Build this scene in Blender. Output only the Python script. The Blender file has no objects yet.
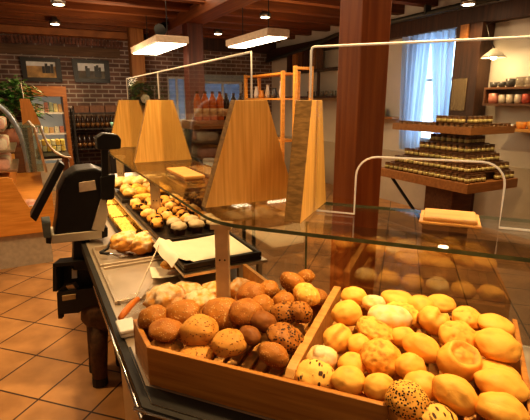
import bpy, bmesh, math, random
from mathutils import Vector, Matrix, noise, Euler
PI = math.pi
rnd = random.Random(7)
SC = bpy.context.scene
C = SC.collection

# ------------------------------------------------------------------ frames
class Frame:
    def __init__(s, deg):
        s.t = math.radians(deg); s.c = math.cos(s.t); s.s = math.sin(s.t)
    def w(s, p):
        return Vector((p[0]*s.c - p[1]*s.s, p[0]*s.s + p[1]*s.c, p[2]))
    def inv(s, p):
        return (p[0]*s.c + p[1]*s.s, -p[0]*s.s + p[1]*s.c, p[2] if len(p) > 2 else 0)
ROOM = Frame(27.64)     # x: across the room (a), y: along the room and the long counter (b)
NEAR = Frame(-22.02)    # x: along the near counter (u), y: towards the customers (n)
WORLD = Frame(0)

# ------------------------------------------------------------------ materials
MATS = {}
def newmat(name):
    m = bpy.data.materials.new(name); m.use_nodes = True
    nt = m.node_tree; b = nt.nodes['Principled BSDF']
    MATS[name] = m
    return m, nt, b
def N(nt, t, **kw):
    n = nt.nodes.new(t)
    for k, v in kw.items(): setattr(n, k, v)
    return n
def ramp(nt, stops, interp='LINEAR'):
    r = N(nt, 'ShaderNodeValToRGB'); r.color_ramp.interpolation = interp
    e = r.color_ramp.elements
    while len(e) < len(stops): e.new(0.5)
    for el, (p, c) in zip(e, stops):
        el.position = p; el.color = (c[0], c[1], c[2], 1)
    return r
def coords(nt, scale=(1, 1, 1), rot=(0, 0, 0), loc=(0, 0, 0), kind='Object'):
    tc = N(nt, 'ShaderNodeTexCoord'); mp = N(nt, 'ShaderNodeMapping')
    mp.inputs['Scale'].default_value = scale; mp.inputs['Rotation'].default_value = rot
    mp.inputs['Location'].default_value = loc
    nt.links.new(tc.outputs[kind], mp.inputs['Vector'])
    return mp.outputs['Vector']
def bump(nt, b, h, strength=.3, dist=.01):
    bp = N(nt, 'ShaderNodeBump'); bp.inputs['Strength'].default_value = strength
    bp.inputs['Distance'].default_value = dist
    nt.links.new(h, bp.inputs['Height']); nt.links.new(bp.outputs['Normal'], b.inputs['Normal'])
def plain(name, col, rough=.5, metal=0, var=.12, scale=25, emit=None, es=0, bmp=0):
    m, nt, b = newmat(name)
    v = coords(nt)
    n = N(nt, 'ShaderNodeTexNoise'); n.inputs['Scale'].default_value = scale; n.inputs['Detail'].default_value = 3
    nt.links.new(v, n.inputs['Vector'])
    r = ramp(nt, [(.3, [c*(1-var) for c in col]), (.7, [min(1, c*(1+var)) for c in col])])
    nt.links.new(n.outputs['Fac'], r.inputs['Fac']); nt.links.new(r.outputs['Color'], b.inputs['Base Color'])
    b.inputs['Roughness'].default_value = rough; b.inputs['Metallic'].default_value = metal
    if bmp: bump(nt, b, n.outputs['Fac'], bmp)
    if emit:
        b.inputs['Emission Color'].default_value = (*emit, 1); b.inputs['Emission Strength'].default_value = es
    return m
def wood(name, c1, c2, stretch=(1, 1, 12), scale=6, rough=.45, stripes=0, bmp=.05):
    """grain runs along the axis with the SMALL factor in stretch"""
    m, nt, b = newmat(name)
    v = coords(nt, stretch)
    n = N(nt, 'ShaderNodeTexNoise'); n.inputs['Scale'].default_value = scale; n.inputs['Detail'].default_value = 5
    n.inputs['Distortion'].default_value = .4
    nt.links.new(v, n.inputs['Vector'])
    mid = [(x+y)/2 for x, y in zip(c1, c2)]
    r = ramp(nt, [(.32, c1), (.5, mid), (.68, c2)])
    nt.links.new(n.outputs['Fac'], r.inputs['Fac'])
    nt.links.new(r.outputs['Color'], b.inputs['Base Color'])
    b.inputs['Roughness'].default_value = rough
    bump(nt, b, n.outputs['Fac'], bmp)
    return m
def bread(name, top, low, seed=None, seed_col=(.03, .02, .015), dens=60, thr=.28, flour=0, rough=.55, nscale=18, spread=1, stretch=(1, 1, 1), crease=True):
    m, nt, b = newmat(name)
    tc = N(nt, 'ShaderNodeTexCoord')
    n = N(nt, 'ShaderNodeTexNoise'); n.inputs['Scale'].default_value = nscale; n.inputs['Detail'].default_value = 6
    nt.links.new(tc.outputs['Object'], n.inputs['Vector'])
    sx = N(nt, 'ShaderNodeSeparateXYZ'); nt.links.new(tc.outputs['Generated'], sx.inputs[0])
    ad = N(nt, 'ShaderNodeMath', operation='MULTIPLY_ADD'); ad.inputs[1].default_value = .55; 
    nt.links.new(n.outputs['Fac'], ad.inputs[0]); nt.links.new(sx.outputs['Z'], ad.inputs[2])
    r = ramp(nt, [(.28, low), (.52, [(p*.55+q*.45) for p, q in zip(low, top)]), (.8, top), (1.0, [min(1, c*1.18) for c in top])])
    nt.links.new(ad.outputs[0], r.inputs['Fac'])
    col = r.outputs['Color']; hgt = n.outputs['Fac']
    if seed:
        mp = N(nt, 'ShaderNodeMapping'); mp.inputs['Scale'].default_value = stretch
        nt.links.new(tc.outputs['Object'], mp.inputs['Vector'])
        vo = N(nt, 'ShaderNodeTexVoronoi'); vo.inputs['Scale'].default_value = dens
        nt.links.new(mp.outputs['Vector'], vo.inputs['Vector'])
        rr = ramp(nt, [(0, (1, 1, 1)), (thr, (1, 1, 1)), (min(1, thr+.07), (0, 0, 0))])
        nt.links.new(vo.outputs['Distance'], rr.inputs['Fac'])
        # bare patches without seeds
        n2 = N(nt, 'ShaderNodeTexNoise'); n2.inputs['Scale'].default_value = 22
        nt.links.new(tc.outputs['Object'], n2.inputs['Vector'])
        r2 = ramp(nt, [(.38*spread, (0, 0, 0)), (.46*spread, (1, 1, 1))])
        nt.links.new(n2.outputs['Fac'], r2.inputs['Fac'])
        ml = N(nt, 'ShaderNodeMath', operation='MULTIPLY')
        nt.links.new(rr.outputs['Color'], ml.inputs[0]); nt.links.new(r2.outputs['Color'], ml.inputs[1])
        mx = N(nt, 'ShaderNodeMixRGB'); mx.inputs['Color2'].default_value = (*seed_col, 1)
        nt.links.new(ml.outputs[0], mx.inputs['Fac']); nt.links.new(col, mx.inputs['Color1'])
        col = mx.outputs['Color']
        a2 = N(nt, 'ShaderNodeMath', operation='ADD'); nt.links.new(ml.outputs[0], a2.inputs[0]); nt.links.new(hgt, a2.inputs[1])
        hgt = a2.outputs[0]
    if flour:
        n3 = N(nt, 'ShaderNodeTexNoise'); n3.inputs['Scale'].default_value = 35; n3.inputs['Detail'].default_value = 4
        nt.links.new(tc.outputs['Object'], n3.inputs['Vector'])
        a3 = N(nt, 'ShaderNodeMath', operation='MULTIPLY_ADD'); a3.inputs[1].default_value = .5
        nt.links.new(sx.outputs['Z'], a3.inputs[0]); nt.links.new(n3.outputs['Fac'], a3.inputs[2])
        r3 = ramp(nt, [(.78, (0, 0, 0)), (.98, (flour,)*3)])
        nt.links.new(a3.outputs[0], r3.inputs['Fac'])
        mx = N(nt, 'ShaderNodeMixRGB'); mx.inputs['Color2'].default_value = (.85, .72, .5, 1)
        nt.links.new(r3.outputs['Color'], mx.inputs['Fac']); nt.links.new(col, mx.inputs['Color1'])
        col = mx.outputs['Color']
    if crease:  # shade in cuts and cracks is painted into the crust colour
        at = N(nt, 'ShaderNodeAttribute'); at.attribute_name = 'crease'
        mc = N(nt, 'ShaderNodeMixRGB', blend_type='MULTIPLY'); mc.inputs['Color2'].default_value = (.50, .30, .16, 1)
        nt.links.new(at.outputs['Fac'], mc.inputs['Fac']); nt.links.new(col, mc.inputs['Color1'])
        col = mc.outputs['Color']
    nt.links.new(col, b.inputs['Base Color'])
    b.inputs['Roughness'].default_value = rough
    b.inputs['Specular IOR Level'].default_value = .25
    bump(nt, b, hgt, .6, .008)
    return m
def glass(name, tint=(1, 1, 1), ior=1.5, rough=0.0, extra=0.0, alpha_body=None):
    """thin pane: transparent + fresnel reflection"""
    m = bpy.data.materials.new(name); m.use_nodes = True; nt = m.node_tree; MATS[name] = m
    for n in list(nt.nodes): nt.nodes.remove(n)
    o = N(nt, 'ShaderNodeOutputMaterial')
    t = N(nt, 'ShaderNodeBsdfTransparent'); t.inputs['Color'].default_value = (*tint, 1)
    g = N(nt, 'ShaderNodeBsdfGlossy'); g.inputs['Roughness'].default_value = rough
    f = N(nt, 'ShaderNodeFresnel'); 
    geo = N(nt, 'ShaderNodeNewGeometry')   # same fresnel from both sides of the slab
    io = N(nt, 'ShaderNodeMath', operation='MULTIPLY_ADD'); io.inputs[1].default_value = 1/ior-ior; io.inputs[2].default_value = ior
    nt.links.new(geo.outputs['Backfacing'], io.inputs[0]); nt.links.new(io.outputs[0], f.inputs['IOR'])
    ab = N(nt, 'ShaderNodeMath', operation='ADD'); ab.inputs[1].default_value = extra
    nt.links.new(f.outputs[0], ab.inputs[0])
    mx = N(nt, 'ShaderNodeMixShader')
    nt.links.new(ab.outputs[0], mx.inputs[0]); nt.links.new(t.outputs[0], mx.inputs[1]); nt.links.new(g.outputs[0], mx.inputs[2])
    out = mx.outputs[0]
    if alpha_body:
        col, fac = alpha_body
        d = N(nt, 'ShaderNodeBsdfDiffuse'); d.inputs['Color'].default_value = (*col, 1)
        m2 = N(nt, 'ShaderNodeMixShader'); m2.inputs[0].default_value = fac
        nt.links.new(out, m2.inputs[1]); nt.links.new(d.outputs[0], m2.inputs[2]); out = m2.outputs[0]
    nt.links.new(out, o.inputs['Surface'])
    return m
def emis(name, col, s):
    m, nt, b = newmat(name)
    b.inputs['Base Color'].default_value = (*col, 1)
    b.inputs['Emission Color'].default_value = (*col, 1); b.inputs['Emission Strength'].default_value = s
    return m

# ------------------------------------------------------------------ mesh builder
class MB:
    def __init__(s): s.v = []; s.f = []; s.mi = []; s.k = 0
    def mat(s, k): s.k = k; return s
    def add(s, vs, fs):
        o = len(s.v); s.v += [Vector(p) for p in vs]
        s.f += [tuple(i+o for i in f) for f in fs]; s.mi += [s.k]*len(fs)
        return s
    def box(s, x0, x1, y0, y1, z0, z1):
        return s.add([(x0,y0,z0),(x1,y0,z0),(x1,y1,z0),(x0,y1,z0),(x0,y0,z1),(x1,y0,z1),(x1,y1,z1),(x0,y1,z1)],
                     [(3,2,1,0),(4,5,6,7),(0,1,5,4),(1,2,6,5),(2,3,7,6),(3,0,4,7)])
    def obox(s, c, size, M=None):
        hx, hy, hz = (k/2 for k in size)
        vs = [Vector(p) for p in ((-hx,-hy,-hz),(hx,-hy,-hz),(hx,hy,-hz),(-hx,hy,-hz),(-hx,-hy,hz),(hx,-hy,hz),(hx,hy,hz),(-hx,hy,hz))]
        if M is not None: vs = [M @ p for p in vs]
        return s.add([p+Vector(c) for p in vs], [(3,2,1,0),(4,5,6,7),(0,1,5,4),(1,2,6,5),(2,3,7,6),(3,0,4,7)])
    def extr(s, poly, off, side=None):
        """polygon of 3D points extruded by the vector off; side = material index of the side faces"""
        n = len(poly); off = Vector(off); P = [Vector(p) for p in poly]
        o = len(s.v); s.v += P + [p+off for p in P]
        s.f += [tuple(o+i for i in range(n-1, -1, -1)), tuple(o+n+i for i in range(n))]; s.mi += [s.k]*2
        for i in range(n):
            j = (i+1) % n
            s.f.append((o+i, o+j, o+n+j, o+n+i)); s.mi.append(s.k if side is None else side)
        return s
    def prism(s, poly, z0, z1, side=None):
        return s.extr([(p[0], p[1], z0) for p in poly], (0, 0, z1-z0), side)
    def plank(s, p, q, th, z0, z1):
        """upright board from p to q (2D), thickness th to the left"""
        p = Vector(p); q = Vector(q); d = (q-p).normalized(); nn = Vector((-d.y, d.x))*th
        return s.prism([p, q, q+nn, p+nn], z0, z1)
    def tube(s, pts, r, n=8, closed=False, cap=True):
        P = [Vector(p) for p in pts]; m = len(P); o = len(s.v)
        rr = r if isinstance(r, (list, tuple)) else [r]*m
        up = None
        for i in range(m):
            a = P[(i-1) % m] if (closed or i > 0) else P[i]
            b = P[(i+1) % m] if (closed or i < m-1) else P[i]
            t = (b-a).normalized()
            if up is None:
                up = Vector((0,0,1)) if abs(t.z) < .9 else Vector((1,0,0))
            x = t.cross(up)
            if x.length < 1e-5: x = t.cross(Vector((0,1,0)))
            x.normalize(); y = x.cross(t); up = y
            for k in range(n):
                an = 2*PI*k/n
                s.v.append(P[i] + (x*math.cos(an) + y*math.sin(an))*rr[i])
        for i in range(m if closed else m-1):
            j = (i+1) % m
            for k in range(n):
                l = (k+1) % n
                s.f.append((o+i*n+k, o+j*n+k, o+j*n+l, o+i*n+l)); s.mi.append(s.k)
        if cap and not closed:
            s.f.append(tuple(o+k for k in range(n))); s.f.append(tuple(o+(m-1)*n+k for k in range(n-1, -1, -1))); s.mi += [s.k]*2
        return s
    def lathe(s, prof, c=(0,0,0), n=16):
        o = len(s.v); m = len(prof)
        for (r, z) in prof:
            for k in range(n):
                a = 2*PI*k/n
                s.v.append(Vector((c[0]+r*math.cos(a), c[1]+r*math.sin(a), c[2]+z)))
        for i in range(m-1):
            for k in range(n):
                l = (k+1) % n
                s.f.append((o+i*n+k, o+i*n+l, o+(i+1)*n+l, o+(i+1)*n+k)); s.mi.append(s.k)
        s.f.append(tuple(o+k for k in range(n-1, -1, -1))); s.f.append(tuple(o+(m-1)*n+k for k in range(n))); s.mi += [s.k]*2
        return s
    def grid(s, fn, nu, nv):
        o = len(s.v)
        for i in range(nu+1):
            for j in range(nv+1): s.v.append(Vector(fn(i/nu, j/nv)))
        for i in range(nu):
            for j in range(nv):
                a = o+i*(nv+1)+j
                s.f.append((a, a+nv+1, a+nv+2, a+1)); s.mi.append(s.k)
        return s
    def build(s, name, mats, parent=None, fr=WORLD, origin=(0,0,0), smooth=False, bevel=0, label=None, stuff=False):
        me = bpy.data.meshes.new(name); O = Vector(origin)
        me.from_pydata([p-O for p in s.v], [], s.f)
        for m in (mats if isinstance(mats, (list, tuple)) else [mats]): me.materials.append(m)
        me.polygons.foreach_set('material_index', s.mi)
        if smooth: me.polygons.foreach_set('use_smooth', [True]*len(s.f))
        me.update()
        o = bpy.data.objects.new(name, me); C.objects.link(o)
        if parent is not None: o.parent = parent
        else:
            o.location = fr.w(O); o.rotation_euler = (0, 0, fr.t)
        if bevel:
            b = o.modifiers.new('bevel', 'BEVEL'); b.width = bevel; b.segments = 2; b.limit_method = 'ANGLE'
        if label: o['label'] = label
        if stuff: o['kind'] = 'stuff'
        return o

def thing(name, label, cat, fr=WORLD, origin=(0,0,0), group=None):
    o = bpy.data.objects.new(name, None); C.objects.link(o)
    o.empty_display_size = .1
    o.location = fr.w(origin); o.rotation_euler = (0, 0, fr.t)
    return tag(o, label, cat, group)
def tag(o, label, cat, group=None):
    o['label'] = label; o['category'] = cat
    if group: o['group'] = group
    return o
def struct(o):
    o['kind'] = 'structure'; return o
def dup(root, loc, label, rotz=None, group=None):
    r = root.copy(); C.objects.link(r); r.location = loc
    if rotz is not None: r.rotation_euler = (0, 0, rotz)
    r['label'] = label
    if group: r['group'] = group
    for ch in list(root.children):
        c = ch.copy(); C.objects.link(c); c.parent = r
        for g in list(ch.children):
            d = g.copy(); C.objects.link(d); d.parent = c
    return r
ORD = ['first','second','third','fourth','fifth','sixth','seventh','eighth','ninth','tenth','eleventh','twelfth','thirteenth','fourteenth','fifteenth','sixteenth','seventeenth','eighteenth']

# ------------------------------------------------------------------ palette
bamboo   = wood('bamboo', (.68,.36,.085), (.86,.52,.16), (30, 30, 1.2), 3, .4)
bamboo_end = wood('bamboo_end', (.17,.095,.03), (.34,.20,.065), (25, 25, 90), 1.2, .5)
box_wood = wood('box_wood', (.40,.15,.022), (.56,.25,.045), (1.2, 25, 25), 3, .4)
plank_wood = wood('plank_wood', (.5,.24,.06), (.66,.36,.1), (1.5, 20, 20), 3, .45)
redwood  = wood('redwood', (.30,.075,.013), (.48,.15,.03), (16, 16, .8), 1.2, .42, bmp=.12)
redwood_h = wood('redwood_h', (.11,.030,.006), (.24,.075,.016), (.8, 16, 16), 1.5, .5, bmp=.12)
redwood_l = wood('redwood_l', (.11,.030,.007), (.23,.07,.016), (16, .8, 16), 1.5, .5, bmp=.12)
ceilwood = wood('ceilwood', (.07,.02,.006), (.13,.04,.012), (.8, 9, 9), 2, .6)
darkwood = wood('darkwood', (.035,.014,.007), (.075,.03,.014), (14, 14, 1), 2, .5)
orangewood = wood('orangewood', (.68,.28,.045), (.85,.40,.09), (1.5, 14, 14), 3, .4)
shelfwood = wood('shelfwood', (.26,.11,.03), (.38,.17,.05), (2, 12, 12), 3, .5)
shelfdark = wood('shelfdark', (.10,.04,.015), (.17,.07,.025), (2, 12, 12), 3, .5)
steel    = plain('steel', (.62,.52,.40), .32, .9, .10, 6)
deckmetal = plain('deckmetal', (.55,.46,.36), .38, .75, .14, 5)
chrome   = plain('chrome', (.75,.72,.68), .18, 1, .05)
postmetal = plain('postmetal', (.62,.48,.30), .38, .5, .08)
blackpl  = plain('blackpl', (.012,.011,.010), .42, 0, .2)
blackmet = plain('blackmet', (.014,.012,.010), .5, 0, .2)
darktray = plain('darktray', (.035,.026,.02), .35, .5, .3, 12)
cream    = plain('cream', (.52,.45,.34), .5, 0, .05)
whitepl  = plain('whitepl', (.78,.74,.66), .35, 0, .04)
paper    = plain('paper', (.74,.66,.52), .8, 0, .04, 14, bmp=.1)
plaster  = plain('plaster', (.62,.56,.49), .85, 0, .06, 3)
wainscot = plain('wainscot', (.48,.41,.32), .6, 0, .06, 6)
brownpad = plain('brownpad', (.11,.055,.022), .75, 0, .35, 30, bmp=.4)
gold     = plain('gold', (.62,.42,.12), .35, .8, .1)
jar_body = plain('jar_body', (.16,.075,.02), .25, 0, .4, 60)
def varied(name, c1, c2, rough=.6):
    m, nt, b = newmat(name)
    oi = N(nt, 'ShaderNodeObjectInfo'); r = ramp(nt, [(0, c1), (1, c2)]); nt.links.new(oi.outputs['Random'], r.inputs['Fac'])
    n = N(nt, 'ShaderNodeTexNoise'); n.inputs['Scale'].default_value = 90; nt.links.new(coords(nt), n.inputs['Vector'])
    r2 = ramp(nt, [(.4, (.55,.5,.4)), (.6, (1,1,1))]); nt.links.new(n.outputs['Fac'], r2.inputs['Fac'])
    mx = N(nt, 'ShaderNodeMixRGB', blend_type='MULTIPLY'); mx.inputs['Fac'].default_value = 1
    nt.links.new(r.outputs['Color'], mx.inputs['Color1']); nt.links.new(r2.outputs['Color'], mx.inputs['Color2'])
    nt.links.new(mx.outputs['Color'], b.inputs['Base Color']); b.inputs['Roughness'].default_value = rough
    return m
jar_label = varied('jar_label', (.92,.80,.40), (.55,.50,.20)) if True else plain('jar_label', (.78,.68,.34), .6, 0, .3, 120)
juice    = plain('juice', (.62,.15,.02), .25, 0, .15, 30)
juice_label = plain('juice_label', (.72,.45,.22), .6, 0, .3, 60)
dark_glass = plain('dark_glass', (.03,.015,.01), .15, 0, .2)
leaf     = plain('leaf', (.06,.16,.03), .5, 0, .5, 9)
pipe_m   = plain('pipe_m', (.06,.06,.05), .5, .4, .2)
glass_clear = glass('glass_clear', (.97,.98,.96), 1.5)
glass_front = glass('glass_front', (.86,.86,.82), 1.6, 0, .11)
glass_edge = plain('glass_edge', (.11,.14,.08), .15, 0, .25, 18)
glass_rim = plain('glass_rim', (.85,.78,.66), .3, 0, .03, emit=(1,.85,.6), es=.12)  # faint glow stands in for light caught by the polished edges
glass_case = glass('glass_case', (.86,.92,.86), 1.5, 0, .03, ((.30,.34,.28), .22))
mug_glass = glass('mug_glass', (.85,.8,.72), 1.45, .05, .05, ((.5,.45,.38), .35))
film_m   = glass('film_m', (.96,.95,.92), 1.45, .1, .04, ((.7,.62,.5), .08))
# ------------------------------------------------------------------ the setting
A0, A1, B0, B1, ZC = -3.3, 5.1, -2.4, 9.4, 3.0
def floor_mat():
    m, nt, b = newmat('floor_tiles')
    v = coords(nt, (1, 1, 1), (0, 0, 0))
    mp = N(nt, 'ShaderNodeMapping'); mp.vector_type = 'TEXTURE'
    mp.inputs['Rotation'].default_value = (0, 0, math.radians(-17.0)); mp.inputs['Location'].default_value = (-1.477, 2.529, 0)
    nt.links.new(v, mp.inputs['Vector'])
    br = N(nt, 'ShaderNodeTexBrick'); br.offset = 0; br.squash = 1
    br.inputs['Scale'].default_value = 1; br.inputs['Brick Width'].default_value = .345; br.inputs['Row Height'].default_value = .345
    br.inputs['Mortar Size'].default_value = .006; br.inputs['Mortar Smooth'].default_value = .2
    br.inputs['Color1'].default_value = (.50,.27,.11,1); br.inputs['Color2'].default_value = (.42,.22,.085,1)
    br.inputs['Mortar'].default_value = (.06,.03,.015,1)
    nt.links.new(mp.outputs['Vector'], br.inputs['Vector'])
    n = N(nt, 'ShaderNodeTexNoise'); n.inputs['Scale'].default_value = 6; n.inputs['Detail'].default_value = 5
    nt.links.new(v, n.inputs['Vector'])
    r = ramp(nt, [(.3, (.72,.68,.62)), (.7, (1.1,1.08,1.05))]); nt.links.new(n.outputs['Fac'], r.inputs['Fac'])
    mx = N(nt, 'ShaderNodeMixRGB', blend_type='MULTIPLY'); mx.inputs['Fac'].default_value = 1
    nt.links.new(br.outputs['Color'], mx.inputs['Color1']); nt.links.new(r.outputs['Color'], mx.inputs['Color2'])
    nt.links.new(mx.outputs['Color'], b.inputs['Base Color']); b.inputs['Roughness'].default_value = .38
    iv = N(nt, 'ShaderNodeMath', operation='SUBTRACT'); iv.inputs[0].default_value = 1
    nt.links.new(br.outputs['Fac'], iv.inputs[1]); bump(nt, b, iv.outputs[0], .4, .004)
    return m
def brick_mat():
    m, nt, b = newmat('brick')
    tc = N(nt, 'ShaderNodeTexCoord'); sp = N(nt, 'ShaderNodeSeparateXYZ'); cb = N(nt, 'ShaderNodeCombineXYZ')
    nt.links.new(tc.outputs['Object'], sp.inputs[0]); nt.links.new(sp.outputs['X'], cb.inputs['X']); nt.links.new(sp.outputs['Z'], cb.inputs['Y'])
    br = N(nt, 'ShaderNodeTexBrick')
    br.inputs['Scale'].default_value = 1; br.inputs['Brick Width'].default_value = .24; br.inputs['Row Height'].default_value = .082
    br.inputs['Mortar Size'].default_value = .011; br.inputs['Bias'].default_value = -.1
    br.inputs['Color1'].default_value = (.22,.135,.11,1); br.inputs['Color2'].default_value = (.145,.09,.078,1)
    br.inputs['Mortar'].default_value = (.44,.40,.37,1)
    nt.links.new(cb.outputs[0], br.inputs['Vector'])
    n = N(nt, 'ShaderNodeTexNoise'); n.inputs['Scale'].default_value = 2.2; n.inputs['Detail'].default_value = 4
    nt.links.new(cb.outputs[0], n.inputs['Vector'])
    r = ramp(nt, [(.35, (.62,.6,.6)), (.65, (1.15,1.1,1.1))]); nt.links.new(n.outputs['Fac'], r.inputs['Fac'])
    mx = N(nt, 'ShaderNodeMixRGB', blend_type='MULTIPLY'); mx.inputs['Fac'].default_value = 1
    nt.links.new(br.outputs['Color'], mx.inputs['Color1']); nt.links.new(r.outputs['Color'], mx.inputs['Color2'])
    nt.links.new(mx.outputs['Color'], b.inputs['Base Color']); b.inputs['Roughness'].default_value = .85
    iv = N(nt, 'ShaderNodeMath', operation='SUBTRACT'); iv.inputs[0].default_value = 1
    nt.links.new(br.outputs['Fac'], iv.inputs[1]); bump(nt, b, iv.outputs[0], .6, .01)
    return m
brick = brick_mat()
o = MB().grid(lambda i, j: (0, 0, 0), 1, 1)
fl = MB().add([tuple(ROOM.w((a, b, z))) for z in (-.1, 0) for a, b in ((A0,B0),(A1,B0),(A1,B1),(A0,B1))],
              [(3,2,1,0),(4,5,6,7),(0,1,5,4),(1,2,6,5),(2,3,7,6),(3,0,4,7)])
struct(fl.build('floor', floor_mat()))
struct(MB().box(A0, A1, B0, B1, ZC, ZC+.1).build('ceiling', ceilwood, fr=ROOM, origin=((A0+A1)/2, (B0+B1)/2, ZC)))
struct(MB().box(A0-.15, A0, B0, B1+.2, 0, ZC).build('wall_left', plaster, fr=ROOM, origin=(A0, 0, 0)))
struct(MB().box(A0-.15, A1+.2, B0-.15, B0, 0, ZC).build('wall_front', plaster, fr=ROOM, origin=(0, B0, 0)))
# back wall of brick with two window openings
def holed(axis_lo, axis_hi, holes, z1, mk):
    xs = axis_lo
    for (h0, h1, z0, z2) in holes:
        mk(xs, h0, 0, z1); mk(h0, h1, 0, z0); mk(h0, h1, z2, z1); xs = h1
    mk(xs, axis_hi, 0, z1)
bw = MB()
BH = [(2.62, 3.06, 1.15, 2.08), (3.42, 4.36, 1.50, 2.0)]
holed(A0-.15, A1+.2, BH, ZC, lambda a, b, z0, z1: bw.box(a, b, B1, B1+.2, z0, z1))
struct(bw.build('wall_back', brick, fr=ROOM, origin=(0, B1, 0)))
# window wall (right) with the curtained window
RH = [(4.22, 4.94, 1.0, 2.42)]
rw = MB(); holed(B0, B1, RH, ZC, lambda a, b, z0, z1: rw.box(A1, A1+.2, a, b, z0, z1))
struct(rw.build('wall_right', plaster, fr=ROOM, origin=(A1, 0, 0)))
struct(MB().box(A1-.03, A1, B0, 4.2, 0, .82).box(A1-.03, A1, 4.2, B1, 0, .82).build('baseboard_right', wainscot, fr=ROOM, origin=(A1, 3, 0)))
pane_m = glass('window_pane', (.95,.98,1), 1.45)
pane_blue = glass('pane_bluish_daylight', (.6,.7,.85), 1.45, .1, 0, ((.30,.40,.55), .80))  # dim bluish daylight painted into the pane as a body colour
white_frame = plain('white_frame', (.7,.72,.74), .5, 0, .04)
def window(n, fr, origin, mb_frame, mb_pane):
    w = struct(mb_frame.build('window_%d' % n, white_frame, fr=fr, origin=origin))
    mb_pane.build('pane', pane_m if n == 1 else pane_blue, w, origin=origin)
f = MB(); b0, b1, z0, z1 = RH[0]
f.box(A1+.08, A1+.13, b0, b0+.05, z0, z1).box(A1+.08, A1+.13, b1-.05, b1, z0, z1).box(A1+.08, A1+.13, b0+.05, b1-.05, z0, z0+.05).box(A1+.08, A1+.13, b0+.05, b1-.05, z1-.05, z1)
f.box(A1+.08, A1+.13, b0+.05, b1-.05, 1.86, 1.90).box(A1-.02, A1+.14, b0, b1, z0-.03, z0)
window(1, ROOM, (A1, (b0+b1)/2, z0), f, MB().box(A1+.1, A1+.106, b0+.05, b1-.05, z0+.05, z1-.05))
for k, (a0, a1, z0, z1) in enumerate(BH):
    f = MB(); y0, y1 = B1+.06, B1+.11
    f.box(a0, a0+.05, y0, y1, z0, z1).box(a1-.05, a1, y0, y1, z0, z1).box(a0+.05, a1-.05, y0, y1, z0, z0+.05).box(a0+.05, a1-.05, y0, y1, z1-.05, z1)
    f.box((a0+a1)/2-.02, (a0+a1)/2+.02, y0, y1, z0+.05, z1-.05)
    window(k+2, ROOM, ((a0+a1)/2, B1, z0), f, MB().box(a0+.05, a1-.05, B1+.08, B1+.086, z0+.05, z1-.05))
# blue-grey reveal boards round the wide back window
fr_ = MB()
for (a0, a1, z0, z1) in BH[1:]:
    fr_.box(a0-.14, a1+.10, B1-.03, B1-.002, z1, z1+.13).box(a0-.14, a0, B1-.03, B1-.002, .95, z1).box(a1, a1+.10, B1-.03, B1-.002, .95, z1).box(a0, a1, B1-.03, B1-.002, .95, z0)
struct(fr_.build('trim_1', plain('reveal_blue', (.34,.40,.47), .6), fr=ROOM, origin=(3.9, B1, 1.2)))

# beams: long girder over the posts, cross joists, wall plates, old lintel
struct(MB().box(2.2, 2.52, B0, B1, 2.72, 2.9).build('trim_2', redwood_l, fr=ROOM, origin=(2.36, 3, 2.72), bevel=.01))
n_t = 3
bb = 9.0
while bb > .2:
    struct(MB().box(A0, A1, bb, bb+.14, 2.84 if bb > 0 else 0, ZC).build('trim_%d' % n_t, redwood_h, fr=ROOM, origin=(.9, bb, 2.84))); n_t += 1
    bb -= .62
for mb, mt, og in ((MB().box(A0, 2.1, B1-.22, B1, 2.73, 2.87), plain('plate_wood', (.33,.13,.04), .6, 0, .25, 6), (0, B1, 2.73)),
               (MB().box(A1-.14, A1, B0, B1, 2.50, 2.70), darkwood, (A1, 3, 2.5)),
               (MB().box(2.1, A1, B1-.2, B1, 2.62, 2.9), darkwood, (4, B1, 2.62)),
               (MB().box(-1.2, 1.7, B1-.05, B1, 2.40, 2.56), wood('old_lintel', (.10,.06,.04), (.19,.12,.075), (1, 14, 14), 2, .8), (.3, B1, 2.4))):
    struct(mb.build('trim_%d' % n_t, mt, fr=ROOM, origin=og)); n_t += 1
# soldier-course arch of bricks over the lintel
arch = MB()
for k in range(34):
    a = -.3+k*.062
    arch.obox((a, B1-.012, 2.635+.035*math.sin(PI*k/33)), (.048, .05, .13), Matrix.Rotation((k-17)*.012, 3, 'Y'))
struct(arch.build('trim_%d' % n_t, plain('arch_brick', (.17,.08,.06), .9, 0, .5, 8), fr=ROOM, origin=(.8, B1, 2.6))); n_t += 1

def post(a, b, w, z1, label, mt):
    o = MB().box(a-w/2, a+w/2, b-w/2, b+w/2, 0, z1).build('wooden_post', mt, fr=ROOM, origin=(a, b, 0), bevel=.008)
    tag(o, label, 'post')
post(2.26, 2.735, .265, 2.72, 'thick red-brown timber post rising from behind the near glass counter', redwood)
post(2.36, 6.9, .25, 2.72, 'dark timber post rising behind the juice bottle shelf', wood('maroon_wood', (.06,.014,.008), (.12,.03,.014), (16,16,.8), 1.2, .5))
post(1.92, 8.9, .25, 2.9, 'orange timber post against the brick back wall', wood('post_orange', (.25,.10,.025), (.38,.17,.05), (16,16,.8), 2, .5))
o = MB().box(4.86, 5.09, 3.74, 4.11, 0, 2.50).build('wooden_post', darkwood, fr=ROOM, origin=(4.97, 3.93, 0), bevel=.008)
tag(o, 'dark timber wall post between the curtained window and the mug shelf', 'post')
# steel pipe under the ceiling along the window wall
pp = thing('ceiling_pipe', 'dark steel pipe running under the ceiling along the window wall', 'pipe', ROOM, (4.85, 3, 2.74))
MB().tube([(4.86, 9.2, 2.44), (4.86, 7.6, 2.56), (4.85, 6.6, 2.69), (4.85, 1.5, 2.76)], .035, 10).build('pipe', pipe_m, pp, origin=(4.85, 3, 2.74), smooth=True)
for b in (5.6, 4.6, 3.6): MB().box(4.80, 4.90, b-.015, b+.015, 2.70, 2.82).build('bracket', pipe_m, pp, origin=(4.85, 3, 2.74))
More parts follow.
